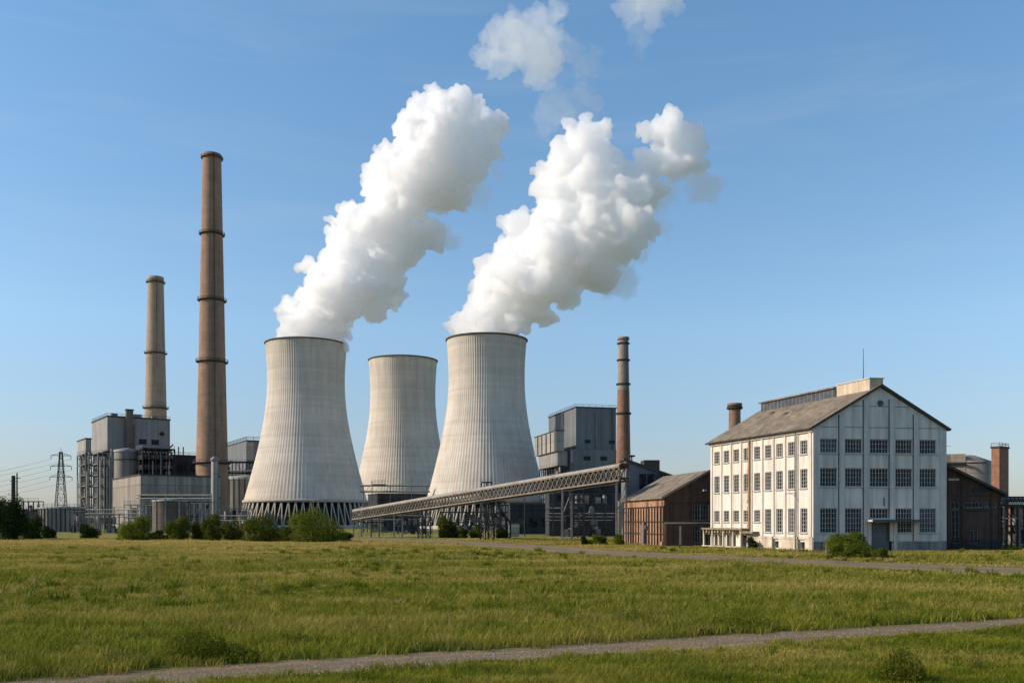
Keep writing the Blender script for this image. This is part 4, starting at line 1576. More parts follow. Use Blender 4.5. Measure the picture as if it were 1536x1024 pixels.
# dark works building under the conveyor upper end
d = 225
loc, a, b = fit(824, d, R(2), 822, 940)
t = thing('works_building', 'dark works building with pipe runs under the upper conveyor', 'power station building', loc, R(2))
z1 = Z(716, d)
MB().box(0, b, 0, 14, 0, z1).build('wall', 'clad_dark', t)
MB().box(-.2, b + .2, -.2, 14.2, z1 + .003, z1 + .4).build('roof', 'roof_dark', t)
for k in range(5):
    for z in (8.6, 11.3):
        MB().box(1.6 + k * 3.5, 3.8 + k * 3.5, -.14, -.003, z, z + 1.7).build('window', 'pane', t)
MB().box(b * .57, b * .57 + 1.1, -.12, -.003, 0, 2.4).build('door', 'clad_light', t)
MB().box(b - 2.2, b - .2, -1.6, -.003, 0, Z(751, d)).build('cabinet', 'panel_conc', t)
pipes(t, [[(-1.0, -1.1, Z(y, d)), (b * e, -1.1, Z(y, d))] for y, e in ((762, .35), (770, .85), (775, .85), (780, .8))], .17, 'grey_steel')
pipes(t, [[(b * .26, -.9, 0), (b * .26, -.9, z1)], [(b * .42, -.6, 0), (b * .42, -.6, z1 - 2)], [(b * .7, -.9, 0), (b * .7, -.9, Z(775, d))]], .16, 'dark_steel', 'riser_pipe')
t2 = thing('process_frame', 'slim dark lattice frame standing behind the pale conveyor post', 'steel structure', (X(859, 205), 205, 0), 0)
steel_frame(t2, 0, 2.4, 0, 2, 0, Z(735, 205), 2, 1, 5, .16, 'dark_steel', 91, .9, equip=2)

# dark half gable building
d = 153
t = thing('pitched_hall', 'dark grey hall with sloping roof between the thin chimney and brick shed', 'building', (X(938, d), d, 0), R(3))
zl, zr = Z(691, d), Z(691, d) - 6.0
W = 17.5
MB().prism([(0, 0), (W, 0), (W, zr), (0, zl)], 0, 4).build('wall', 'clad_blue', t)
MB().prism([(-.35, zl + .10), (W + .2, zr - .05), (W + .2, zr + .35), (-.35, zl + .5)], -.4, 4.3).build('roof', 'roof_dark', t)
MB().box(-.02, .26, -.3, -.003, 0, zl - .2).build('downpipe', 'pale_steel', t)
for k in range(4):
    w_ = MB()
    w_.box(2.3 + k * 1.35, 3.45 + k * 1.35, -.1, -.003, zl - 4.6, zl - 2.1)
    w_.build('window', 'pane', t)
MB().prism([(3.2, zl - 1.0), (5.8, zl - 1.9), (5.8, zl + .2), (3.2, zl + .2)], .5, 3.5).build('roof_vent', 'roof_dark', t)
vb = MB()
vb.tube((1.6, 3, zl - .3), (1.6, 3, zl + .9), .12)
vb.box(1.1, 2.1, 2.6, 3.4, zl + .9, zl + 1.15)
vb.build('vent_cowl', 'dark_steel', t)


# ------------------------------------------------------------------ conveyor
def conveyor():
    p0 = Vector((X(535, 215), 215, 0))
    p1 = Vector((X(937, 144), 144, 0))
    zb0, zt0 = Z(778.5, 215), Z(767, 215)
    zb1, zt1 = Z(720, 144), Z(700, 144)
    t = thing('conveyor_bridge', 'long sloping lattice conveyor bridge with pale round top cover on steel posts', 'conveyor', p0)
    e = p1 - p0
    L = e.length
    side = Vector((-e.y, e.x, 0)).normalized() * -1      # towards the camera
    if side.y > 0:
        side = -side
    wd = 1.1

    def at(s, zf, off):
        q = e * s + side * off
        return Vector((q.x, q.y, (zb0 + (zb1 - zb0) * s) * (1 - zf) + (zt0 + (zt1 - zt0) * s) * zf))
    n = 74
    for off in (wd, -wd):
        mb = MB()
        for zf in (0, 1):
            mb.bar(at(0, zf, off), at(1, zf, off), .24, .26)
        for i in range(n):
            s0, s1 = i / n, (i + 1) / n
            mb.bar(at(s0, 0, off), at(s0, 1, off), .11)
            mb.bar(at(s0, 0, off), at(s1, 1, off), .12)
            mb.bar(at(s0, 1, off), at(s1, 0, off), .08)
        mb.bar(at(1, 0, off), at(1, 1, off), .2)
        mb.build('truss', 'weather_steel', t)
    fl = MB()
    a, b, c, d_ = at(0, .12, wd - .2), at(1, .12, wd - .2), at(1, .12, -wd + .2), at(0, .12, -wd + .2)
    up = Vector((0, 0, .18))
    fl.add([a, b, c, d_, a + up, b + up, c + up, d_ + up], [(3, 2, 1, 0), (4, 5, 6, 7), (0, 1, 5, 4), (1, 2, 6, 5), (2, 3, 7, 6), (3, 0, 4, 7)])
    fl.build('belt_deck', 'dark_steel', t)
    # rounded cover
    k = 10
    vs_ = []
    for s in np.linspace(0, 1, 40):
        base = at(float(s), 1, 0)
        for j in range(k + 1):
            th = math.pi * j / k
            vs_.append(base + side * (math.cos(th) * (wd + .15)) + Vector((0, 0, .1 + math.sin(th) * .55)))
    cv = MB()
    cv.add(vs_, [(i * (k + 1) + j, i * (k + 1) + j + 1, (i + 1) * (k + 1) + j + 1, (i + 1) * (k + 1) + j) for i in range(39) for j in range(k)], True)
    cv.build('cover', 'cover_steel', t)
    bk = MB()
    for i in range(60):
        s = (i + .5) / 60
        bk.bar(at(s, 0, wd) + Vector((0, 0, -.12)), at(s, 0, wd) + Vector((0, 0, -.5)), .12)
    bk.bar(at(0, 0, wd) + Vector((0, 0, -.5)), at(1, 0, wd) + Vector((0, 0, -.5)), .08)
    bk.build('cable_tray', 'dark_steel', t)
    # posts
    for s, kind in ((.005, 1), (.10, 0), (.215, 1), (.335, 2), (.585, 2), (.845, 1), (.992, 1)):
        if kind == 2:
            mb = MB()
            zt_ = at(s, 0, 0).z
            c = at(s, 0, 0)
            c.z = 0
            for sx in (-.9, .9):
                for off in (-.9, .9):
                    q = c + e.normalized() * sx + side * off
                    mb.bar((q.x, q.y, 0), (q.x, q.y, zt_ + sx * (zb1 - zb0) / L), .22)
            m = max(2, int(zt_ / 1.6))
            for i in range(m):
                z0, z1 = zt_ * i / m, zt_ * (i + 1) / m
                for off in (-.9, .9):
                    for sg in (-1, 1):
                        qa = c + e.normalized() * (.9 * sg) + side * off
                        qb = c - e.normalized() * (.9 * sg) + side * off
                        mb.bar((qa.x, qa.y, z0), (qb.x, qb.y, z1), .1)
                    mb.bar((qa.x, qa.y, z1), (qb.x, qb.y, z1), .1)
            mb.build('trestle', 'dark_steel', t)
        else:
            for off in (wd - .1, -wd + .1):
                q = at(s, 0, off)
                MB().bar((q.x, q.y, 0), (q.x, q.y, q.z - .11), .3 if kind else .22).build('post', 'grey_steel' if kind else 'dark_steel', t)
            if kind:
                mb = MB()
                q0, q1 = at(s, 0, wd - .1), at(s, 0, -wd + .1)
                mb.bar((q0.x, q0.y, q0.z * .5), (q1.x, q1.y, q1.z * .5), .14)
                mb.bar((q0.x, q0.y, q0.z * .5), (q1.x, q1.y, q1.z - .3), .1)
                mb.build('post_brace', 'grey_steel', t)
    return t


conveyor()


# ------------------------------------------------------------------ windows and walls with openings
_wcache = {}


def window(parent, x, z, w, h, nx, nz, y=.22, pane='pane', bars='muntin', bw=.055, loc0=(0, 0), ang=0.0, sill=True, label=None):
    """a window in a wall whose face runs along +x from loc0 turned by ang; y points into the wall"""
    key = (w, h, nx, nz, pane, bars, sill)
    c, s = math.cos(ang), math.sin(ang)
    loc = (loc0[0] + c * x - s * (y - .1), loc0[1] + s * x + c * (y - .1), z)
    if key not in _wcache:
        mb = MB()
        fw = .09
        mb.box(-w / 2, w / 2, 0, .09, 0, fw)
        mb.box(-w / 2, w / 2, 0, .09, h - fw, h)
        mb.box(-w / 2, -w / 2 + fw, .002, .088, fw, h - fw)
        mb.box(w / 2 - fw, w / 2, .002, .088, fw, h - fw)
        for i in range(1, nx):
            x_ = -w / 2 + w * i / nx
            b2 = bw * (1.3 if i % 2 == 0 or nx < 4 else .8)
            mb.box(x_ - b2 / 2, x_ + b2 / 2, .01, .07, fw, h - fw)
        for j in range(1, nz):
            z_ = h * j / nz
            mb.box(-w / 2 + fw, w / 2 - fw, .014, .066, z_ - bw * .32, z_ + bw * .32)
        f = mb.build('window', bars, parent, loc, ang)
        p = MB().quad((-w / 2, 0, 0), (w / 2, 0, 0), (w / 2, 0, h), (-w / 2, 0, h)).build('pane', pane, f, (0, .05, 0))
        sl = None
        if sill:
            sl = MB().box(-w / 2 - .08, w / 2 + .08, -.27, -.003, -.1, .035).build('sill', bars, f, (0, 0, 0))
        _wcache[key] = (f, p, sl)
        return f
    f0, p0, s0 = _wcache[key]
    f = instance(f0, 'window', parent, loc, ang)
    instance(p0, 'pane', f, (0, .05, 0))
    if s0:
        instance(s0, 'sill', f, (0, 0, 0))
    return f


def wall_open(name, parent, mat, length, height, openings, loc0, ang, depth=.3, x0=0.0, z0=0.0, top=None):
    """wall face with real openings (x0, x1, z0, z1) and reveals; top: extra polygon above the wall as (x, z) list"""
    mb = MB()
    xs = sorted({x0, length} | {q for o in openings for q in o[:2]})
    zs = sorted({z0, height} | {q for o in openings for q in o[2:]})
    for i in range(len(xs) - 1):
        for j in range(len(zs) - 1):
            cx_, cz_ = (xs[i] + xs[i + 1]) / 2, (zs[j] + zs[j + 1]) / 2
            if any(o[0] < cx_ < o[1] and o[2] < cz_ < o[3] for o in openings):
                continue
            mb.quad((xs[i], 0, zs[j]), (xs[i + 1], 0, zs[j]), (xs[i + 1], 0, zs[j + 1]), (xs[i], 0, zs[j + 1]))
    for a, b, c, d_ in openings:
        mb.quad((a, 0, c), (a, depth, c), (a, depth, d_), (a, 0, d_))
        mb.quad((b, depth, c), (b, 0, c), (b, 0, d_), (b, depth, d_))
        mb.quad((a, 0, d_), (a, depth, d_), (b, depth, d_), (b, 0, d_))
        mb.quad((a, depth, c), (a, 0, c), (b, 0, c), (b, depth, c))
    if top:
        mb.add([(x, 0, z) for x, z in top], [tuple(range(len(top)))])
    return mb.build(name, mat, parent, (loc0[0], loc0[1], 0), ang)


# ------------------------------------------------------------------ white factory
def white_factory():
    A = Vector((X(1220, 106.5), 106.5))
    th_u, th_v = R(19), R(8)
    u = Vector((-math.sin(th_u), math.cos(th_u)))
    v = Vector((math.cos(th_v), math.sin(th_v)))
    LU, LV = 22.3, 16.3
    ZE = 14.25
    ZR = 19.05
    t = thing('white_factory', 'white three storey factory with gable front and long rows of barred windows', 'factory', (A.x, A.y, 0))
    B = u * LU
    D_ = v * LV
    angL = math.atan2(-u.y, -u.x)
    # long sunlit wall: local x runs from the far corner to the near corner
    cs = [1.75 + 2.36 * k for k in range(9)]
    ops = []
    wins = []
    for k, tc_ in enumerate(cs):
        x = LU - tc_
        for r_, (za, zb) in enumerate(((11.3, 12.9), (7.35, 9.6), (2.2, 5.05))):
            if r_ == 2 and k >= 4:
                za, zb = 3.45, 4.95
            ops.append((x - .66, x + .66, za, zb))
            wins.append((x, za, zb - za, r_, k))
    for (xa, xb) in ((LU - 7.4, LU - 6.5), (LU - 2.4, LU - 1.4)):
        ops.append((xa, xb, .35, 1.15))
    for k, xx in enumerate((1.1, 2.5, 4.1, 5.5, 7.6)):
        ops.append((xx, xx + (.8 if k < 4 else 1.2), .25, 2.0))
    wall_open('side_wall', t, 'white_wall', LU, ZE, ops, (B.x, B.y), angL, .32)
    for x, z, h, r_, k in wins:
        window(t, x, z, 1.32, h, 3, {0: 4, 1: 5, 2: 6 if h > 2 else 4}[r_], .22, 'pane_lit', 'muntin', .05, (B.x, B.y), angL)
    inn = Vector((math.cos(angL + math.pi / 2), math.sin(angL + math.pi / 2)))

    def L(mb, name, mat):
        return mb.build(name, mat, t, (B.x, B.y, 0), angL)
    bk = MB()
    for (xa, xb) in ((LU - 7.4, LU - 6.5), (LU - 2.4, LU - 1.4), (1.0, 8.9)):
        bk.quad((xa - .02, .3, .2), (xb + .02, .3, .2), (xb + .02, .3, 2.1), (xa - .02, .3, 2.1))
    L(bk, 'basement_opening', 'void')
    for k in range(10):
        x = LU - (.57 + 2.36 * k)
        wd = .34 if k else .6
        L(MB().box(x - wd / 2, x + wd / 2, -.13, -.003, 1.75, ZE - .55), 'pilaster', 'white_trim')
    L(MB().box(-.1, LU + .05, -.24, -.003, ZE - .5, ZE - .02), 'cornice', 'white_trim')
    L(MB().box(LU - 11.9, LU + .04, -.2, -.003, 1.45, 1.72), 'plinth_band', 'plinth_cream')
    pl = MB()
    for xa, xb in ((LU - 11.9, LU - 7.45), (LU - 6.45, LU - 2.45), (LU - 1.35, LU + .03)):
        pl.box(xa, xb, -.15, -.004, 0, 1.447)
    L(pl, 'plinth', 'plinth_cream')
    rs_ = MB()
    rr_ = random.Random(8)
    zz = 2.75
    while zz < ZE - .1:
        z2 = min(ZE - .06, zz + rr_.uniform(.25, .8))
        rs_.box(LU - 12.85 - rr_.uniform(.12, .34), LU - 12.85 + rr_.uniform(.10, .28), -.16, -.133, zz, z2)
        zz = z2 + .002
    L(rs_, 'rust_streak', 'rust')
    L(MB().tube((LU - 12.5, -.28, 2.5), (LU - 12.5, -.28, ZE - .3), .08, 8), 'downpipe', 'rust')
    L(MB().tube((LU - 3.0, -.3, 0), (LU - 3.0, -.3, ZE - .4), .075, 8), 'downpipe', 'muntin_dark')
    L(MB().tube((LU - 7.55, -.26, .0), (LU - 7.55, -.26, 1.7), .07, 8), 'downpipe', 'muntin_dark')
    L(MB().tube((LU - 2.7, -.55, 0), (LU - 2.7, -.55, 1.9), .16, 10), 'vent_pipe', 'plinth_cream')
    br = MB()
    br.bar((LU - 3.1, -.05, 6.9), (LU - 3.1, -1.5, 6.75), .06)
    br.bar((LU - 3.1, -.05, 6.5), (LU - 3.1, -1.0, 6.8), .04)
    L(br, 'wall_bracket', 'dark_steel')
    # porch canopy
    cn = MB()
    cn.box(-.3, 9.6, -1.25, -.004, 2.45, 2.68)
    L(cn, 'porch_canopy', 'moss')
    L(MB().box(9.3, 11.6, -1.0, -.004, 2.05, 2.28), 'porch_canopy', 'moss')
    rnd = random.Random(4)
    for k in range(14):
        x = -.1 + k * .72
        c_ = MB()
        c_.prism([(0, 2.447), (.16, 2.447), (.16, 2.05), (0, 2.05)], -1.05, -.15)
        c_.prism([(.02, 2.05), (.14, 2.05), (.14, 1.8), (.02, 1.8)], -.7, -.15)
        c_.v = [(p[0] + x, p[1], p[2]) for p in c_.v]
        L(c_, 'corbel', 'plinth_cream')
    for x in (.0, 2.2, 4.9, 7.3, 9.0):
        L(MB().box(x - .11, x + .11, -1.1, -.9, 0, 2.447), 'porch_post', 'plinth_cream')
    L(MB().box(-.2, 9.0, -1.25, -.16, 0, .32), 'porch_step', 'plinth_cream')
    for k in range(3):
        L(MB().box(1.9 + k * 1.5, 2.35 + k * 1.5, -.05, .06, .33, 1.98), 'door_leaf', 'pale_steel')
    dr = MB()
    for k in range(26):
        x = rnd.uniform(-.2, 9.4)
        dr.bar((x, -1.2, 2.45), (x + rnd.uniform(-.15, .15), -1.2, 2.45 - rnd.uniform(.1, .5)), .07)
    L(dr, 'hanging_moss', 'old_frame')

    # gable wall
    cv = [(1.87, 2.1), (4.9, 2.1), (8.05, 2.3), (11.1, 2.1), (14.1, 2.1)]
    ops, wins = [], []
    for k, (c, w) in enumerate(cv):
        for r_, (za, zb) in enumerate(((11.35, 13.0), (7.5, 9.65), (2.2, 5.05))):
            if r_ == 2 and k == 2:
                za = 3.85
            ops.append((c - w / 2, c + w / 2, za, zb))
            wins.append((c, za, w, zb - za, r_))
    ops.append((7.1, 9.7, 0, 3.4))
    half = LV / 2
    wall_open('gable_wall', t, 'gable_wall', LV, ZE, ops, (0, 0), th_v, .32, top=[(0, ZE), (LV, ZE), (half, ZR - .1)])
    for c, z, w, h, r_ in wins:
        window(t, c, z, w, h, 6, {0: 3, 1: 4, 2: 5 if h > 2 else 2}[r_], .22, 'pane', 'muntin', .05, (0, 0), th_v)

    def G(mb, name, mat):
        return mb.build(name, mat, t, (0, 0, 0), th_v)

    def ztop(x):
        return ZE + (ZR - .1 - ZE) * (1 - abs(x - half) / half)
    for x in (3.42, 6.42, 9.6, 12.6):
        zt_ = min(ztop(x - .3), ztop(x + .3)) - .3
        G(MB().box(x - .3, x + .3, -.12, -.003, 1.25, zt_), 'pilaster', 'gable_trim')
        G(MB().box(x - .42, x - .302, -.03, -.003, 1.25, zt_), 'joint', 'groove')
    for xa, xb in ((-.06, .45), (15.6, LV + .05)):
        G(MB().box(xa, xb, -.12, -.003, 1.25, ZE - .1), 'pilaster', 'gable_trim')
    for z, (xa, xb) in ((14.3, (.8, LV - .8)), (16.75, (4.6, LV - 4.6))):
        segs = [xa] + [q for x in (3.42, 6.42, 9.6, 12.6) for q in (x - .38, x + .31) if xa < q < xb] + [xb]
        for p, q in zip(segs[::2], segs[1::2]):
            if q - p > .2:
                G(MB().box(p, q, -.03, -.003, z, z + .05), 'joint', 'groove')
    pl = MB()
    for xa, xb in ((-.05, 7.05), (9.75, LV + .05)):
        pl.box(xa, xb, -.16, -.004, 0, 1.22)
    G(pl, 'plinth', 'plinth')
    G(MB().lathe([(.34, 0), (.34, .1), (.22, .12)], 20), 'round_vent', 'groove').matrix_local = Matrix.Translation(Vector((v.x * half, v.y * half, ZR - 1.9))) @ Matrix.Rotation(th_v, 4, 'Z') @ Matrix.Rotation(R(90), 4, 'X')
    G(MB().box(6.4, 13.1, -1.5, -.124, 3.5, 3.72), 'door_canopy', 'gable_trim')
    G(MB().box(6.38, 13.12, -1.52, -1.503, 3.48, 3.74), 'canopy_edge', 'groove')
    for x in (6.75, 9.95):
        G(MB().box(x - .2, x + .2, -.22, -.17, 0, 3.497), 'door_pier', 'gable_trim')
    G(MB().box(7.25, 9.35, .2, .29, 0, 3.38), 'roller_door', 'door_grey')
    G(MB().box(9.35, 9.7, .21, .29, 0, 3.38), 'door_jamb', 'void')
    G(MB().box(7.1, 7.25, .21, .29, 0, 3.38), 'door_jamb', 'void')
    G(MB().bar((8.45, -.3, 5.3), (8.45, -.3, 6.3), .09), 'wall_lamp', 'dark_steel')

    # remaining walls, hidden but real
    q = [Vector((0, 0)), D_, D_ + B, B]
    w2 = MB()
    w2.quad((q[1].x, q[1].y, 0), (q[2].x, q[2].y, 0), (q[2].x, q[2].y, ZE), (q[1].x, q[1].y, ZE))
    w2.quad((q[2].x, q[2].y, 0), (q[3].x, q[3].y, 0), (q[3].x, q[3].y, ZE), (q[2].x, q[2].y, ZE))
    rm = (q[2] + q[3]) / 2
    w2.add([(q[2].x, q[2].y, ZE), (q[3].x, q[3].y, ZE), (rm.x, rm.y, ZR - .1)], [(0, 1, 2)])
    w2.build('rear_wall', 'white_wall', t)

    # roof as two thick slopes
    def pt(s, tt, z):
        p = v * s + u * tt
        return Vector((p.x, p.y, z))
    sl = (ZR - ZE) / half
    ov, f0, f1 = .42, -.25, LU + .3
    for sgn in (0, 1):
        rf = MB()
        sA, sB = (-ov, half) if sgn == 0 else (LV + ov, half)
        zA, zB = ZE - ov * sl + .05, ZR + .05
        vs_ = [pt(sA, f0, zA), pt(sB, f0, zB), pt(sB, f1, zB), pt(sA, f1, zA)]
        vs_ += [p + Vector((0, 0, .22)) for p in vs_]
        fs = [(3, 2, 1, 0), (4, 5, 6, 7), (0, 1, 5, 4), (1, 2, 6, 5), (2, 3, 7, 6), (3, 0, 4, 7)]
        rf.add(vs_, fs)
        # build in a frame turned with the long side so the sheet joints run down the slope
        o = rf.build('roof_slope', 'roof', t)
        mrot = Matrix.Rotation(th_u, 4, 'Z')
        o.data.transform(Matrix.Rotation(R(90), 4, 'Z').inverted() @ mrot.inverted())
        o.matrix_local = mrot @ Matrix.Rotation(R(90), 4, 'Z')
        eg = MB()
        a_, b_ = pt(sA, f0 - .06, zA + .1), pt(sB, f0 - .06, zB + .1)
        eg.bar(a_, b_, .1, .26)
        eg.build('verge_board', 'roof_dark', t)
    gt = MB()
    gt.tube(pt(-ov - .1, f0, ZE - ov * sl + .1), pt(-ov - .1, f1, ZE - ov * sl + .1), .12, 8)
    gt.build('gutter', 'roof_dark', t)
    # two dark roof patches / hatches
    for s_, t_ in ((4.6, 12.5), (5.6, 17.0)):
        ph = MB()
        z_ = ZE + s_ * sl + .22
        a_, b_, c_, d_ = pt(s_ - .2, t_ - .35, z_ - .2 * sl), pt(s_ + .2, t_ - .35, z_ + .2 * sl), pt(s_ + .2, t_ + .35, z_ + .2 * sl), pt(s_ - .2, t_ + .35, z_ - .2 * sl)
        vs_ = [a_, b_, c_, d_] + [p + Vector((0, 0, .16)) for p in (a_, b_, c_, d_)]
        ph.add(vs_, [(3, 2, 1, 0), (4, 5, 6, 7), (0, 1, 5, 4), (1, 2, 6, 5), (2, 3, 7, 6), (3, 0, 4, 7)])
        ph.build('roof_hatch', 'roof_dark', t)

    # ridge monitor, glazed, and the beige block at its gable end
    def ridge_box(name, mat, s0, s1, t0, t1, z0, z1):
        mb = MB()
        vs_ = [pt(s0, t0, z0), pt(s1, t0, z0), pt(s1, t1, z0), pt(s0, t1, z0), pt(s0, t0, z1), pt(s1, t0, z1), pt(s1, t1, z1), pt(s0, t1, z1)]
        mb.add(vs_, [(3, 2, 1, 0), (4, 5, 6, 7), (0, 1, 5, 4), (1, 2, 6, 5), (2, 3, 7, 6), (3, 0, 4, 7)])
        o = mb.build(name, mat, t)
        mrot = Matrix.Rotation(th_u, 4, 'Z')
        o.data.transform(mrot.inverted())
        o.matrix_local = mrot
        return o
    ridge_box('ridge_monitor', 'monitor_glass', half - 1.25, half + 1.25, 6.1, LU - .6, ZR - .7, ZR + .62)
    ridge_box('monitor_roof', 'roof', half - 1.5, half + 1.5, 6.103, LU - .3, ZR + .623, ZR + .8)
    ridge_box('ridge_block', 'beige_block', half - 1.1, half + .55, .25, 6.1, ZR - .7, ZR + .95)
    ridge_box('ridge_block_cap', 'gable_trim', half - 1.2, half + .65, .15, 6.1, ZR + .953, ZR + 1.06)
    p = pt(half - .9, 1.6, ZR + 1.06)
    MB().tube(p, p + Vector((0, 0, 3.6)), .05, 8, .025).build('lightning_rod', 'dark_steel', t)
    return t


white_factory()


# ------------------------------------------------------------------ brick shed with sunlit infill
def brick_shed():
    A = (X(996, 130), 130.0)
    th_u, th_v = R(10.4), R(8)
    u = Vector((-math.sin(th_u), math.cos(th_u)))
    v = Vector((math.cos(th_v), math.sin(th_v)))
    LU, LV, ZE, ZR = 18.6, 13.2, 6.9, 10.5
    t = thing('brick_shed', 'brown brick shed with sunlit orange panel side, between conveyor and white factory', 'shed', (A[0], A[1], 0))
    angL = math.atan2(-u.y, -u.x)
    B = u * LU
    half = LV / 2

    def L(mb, name, mat):
        return mb.build(name, mat, t, (B.x, B.y, 0), angL)

    def G(mb, name, mat):
        return mb.build(name, mat, t, (0, 0, 0), th_v)
    L(MB().quad((0, 0, 0), (LU, 0, 0), (LU, 0, ZE), (0, 0, ZE)), 'panel_wall', 'wood_brick')
    n = 15
    for k in range(n + 1):
        x = LU * k / n
        L(MB().box(x - .09, x + .09, -.16, -.003, 0, ZE - 1.2), 'timber_post', 'old_frame')
    for z in (1.75, 3.5, ZE - 1.28):
        fr = MB()
        for k in range(n):
            fr.box(LU * k / n + .092, LU * (k + 1) / n - .092, -.12, -.004, z - .08, z + .08)
        L(fr, 'timber_rail', 'old_frame')
    L(MB().box(0, LU, -.14, -.003, ZE - .14, ZE), 'wall_plate', 'old_frame')
    for x in (LU * .63, LU * .87, LU - .4):
        L(MB().box(x - .12, x + .12, -.2, -.163, 0, ZE - .15), 'timber_post', 'old_frame')
    L(MB().box(LU - 1.3, LU + .05, -.1, -.004, 0, .7), 'plinth', 'plinth_cream')
    # broken patch of panelling with a standing post
    pb = MB()
    pb.box(LU * .55, LU * .6, -.5, -.2, 0, 3.4)
    pb.box(LU * .46, LU * .62, -.35, -.2, 2.4, 3.0)
    pb.box(LU * .49, LU * .55, -.3, -.2, 0, 2.4)
    L(pb, 'broken_boards', 'duct')
    # gable
    ops = [(4.1, 7.7, 3.7, 5.9), (4.1, 7.7, .5, 3.0), (2.2, 2.5, .3, 2.9)]
    wall_open('gable_wall', t, 'dark_brick', LV, ZE, ops, (0, 0), th_v, .3, top=[(0, ZE), (LV, ZE), (half, ZR)])
    for z, h in ((3.7, 2.2), (.5, 2.5)):
        for k in range(3):
            window(t, 4.1 + 3.6 * (k + .5) / 3, z, 3.6 / 3, h, 3, 3, .22, 'pane', 'muntin_dark', .05, (0, 0), th_v, False)
    G(MB().box(2.2, 2.5, .02, .08, .3, 2.9), 'door_leaf', 'pale_steel')
    G(MB().box(0, LV, -.16, -.003, 3.22, 3.42), 'canopy_rail', 'pale_steel')
    fr = MB()
    for x, zt_ in ((0.12, ZE - .1), (.95, ZE - .75), (3.85, ZE + 1.7)):
        fr.box(x - .12, x + .12, -.1, -.003, 3.43, zt_)
    fr.box(1.08, 3.72, -.09, -.003, 6.05, 6.25)
    fr.box(3.98, 8.0, -.09, -.003, 6.05, 6.25)
    G(fr, 'timber_frame', 'old_frame')
    G(MB().box(-.1, .3, -.12, -.003, 0, 3.2), 'corner_post', 'wood_brick')
    lm = MB()
    lm.bar((5.6, -.05, 7.7), (5.6, -.7, 7.95), .06)
    lm.box(5.4, 5.85, -1.0, -.6, 7.75, 7.98)
    G(lm, 'wall_lamp', 'pale_steel')

    def pt(s, tt, z):
        p = v * s + u * tt
        return Vector((p.x, p.y, z))
    sl = (ZR - ZE) / half
    for sgn in (0, 1):
        sA = -.45 if sgn == 0 else LV + .45
        rf = MB()
        zA, zB = ZE - .45 * sl + .05, ZR + .05
        vs_ = [pt(sA, -.3, zA), pt(half, -.3, zB), pt(half, LU + .3, zB), pt(sA, LU + .3, zA)]
        vs_ += [p + Vector((0, 0, .2)) for p in vs_]
        rf.add(vs_, [(3, 2, 1, 0), (4, 5, 6, 7), (0, 1, 5, 4), (1, 2, 6, 5), (2, 3, 7, 6), (3, 0, 4, 7)])
        o = rf.build('roof_slope', 'roof', t)
        mrot = Matrix.Rotation(th_u + R(90), 4, 'Z')
        o.data.transform(mrot.inverted())
        o.matrix_local = mrot
        eg = MB()
        eg.bar(pt(sA, -.36, zA + .1), pt(half, -.36, zB + .1), .1, .3)
        eg.build('verge_board', 'weather_steel', t)
    w2 = MB()
    q1, q2, q3 = v * LV, v * LV + B, B
    w2.quad((q1.x, q1.y, 0), (q2.x, q2.y, 0), (q2.x, q2.y, ZE), (q1.x, q1.y, ZE))
    w2.quad((q2.x, q2.y, 0), (q3.x, q3.y, 0), (q3.x, q3.y, ZE), (q2.x, q2.y, ZE))
    m = (q2 + q3) / 2
    w2.add([(q2.x, q2.y, ZE), (q3.x, q3.y, ZE), (m.x, m.y, ZR)], [(0, 1, 2)])
    w2.build('rear_wall', 'dark_brick', t)


brick_shed()


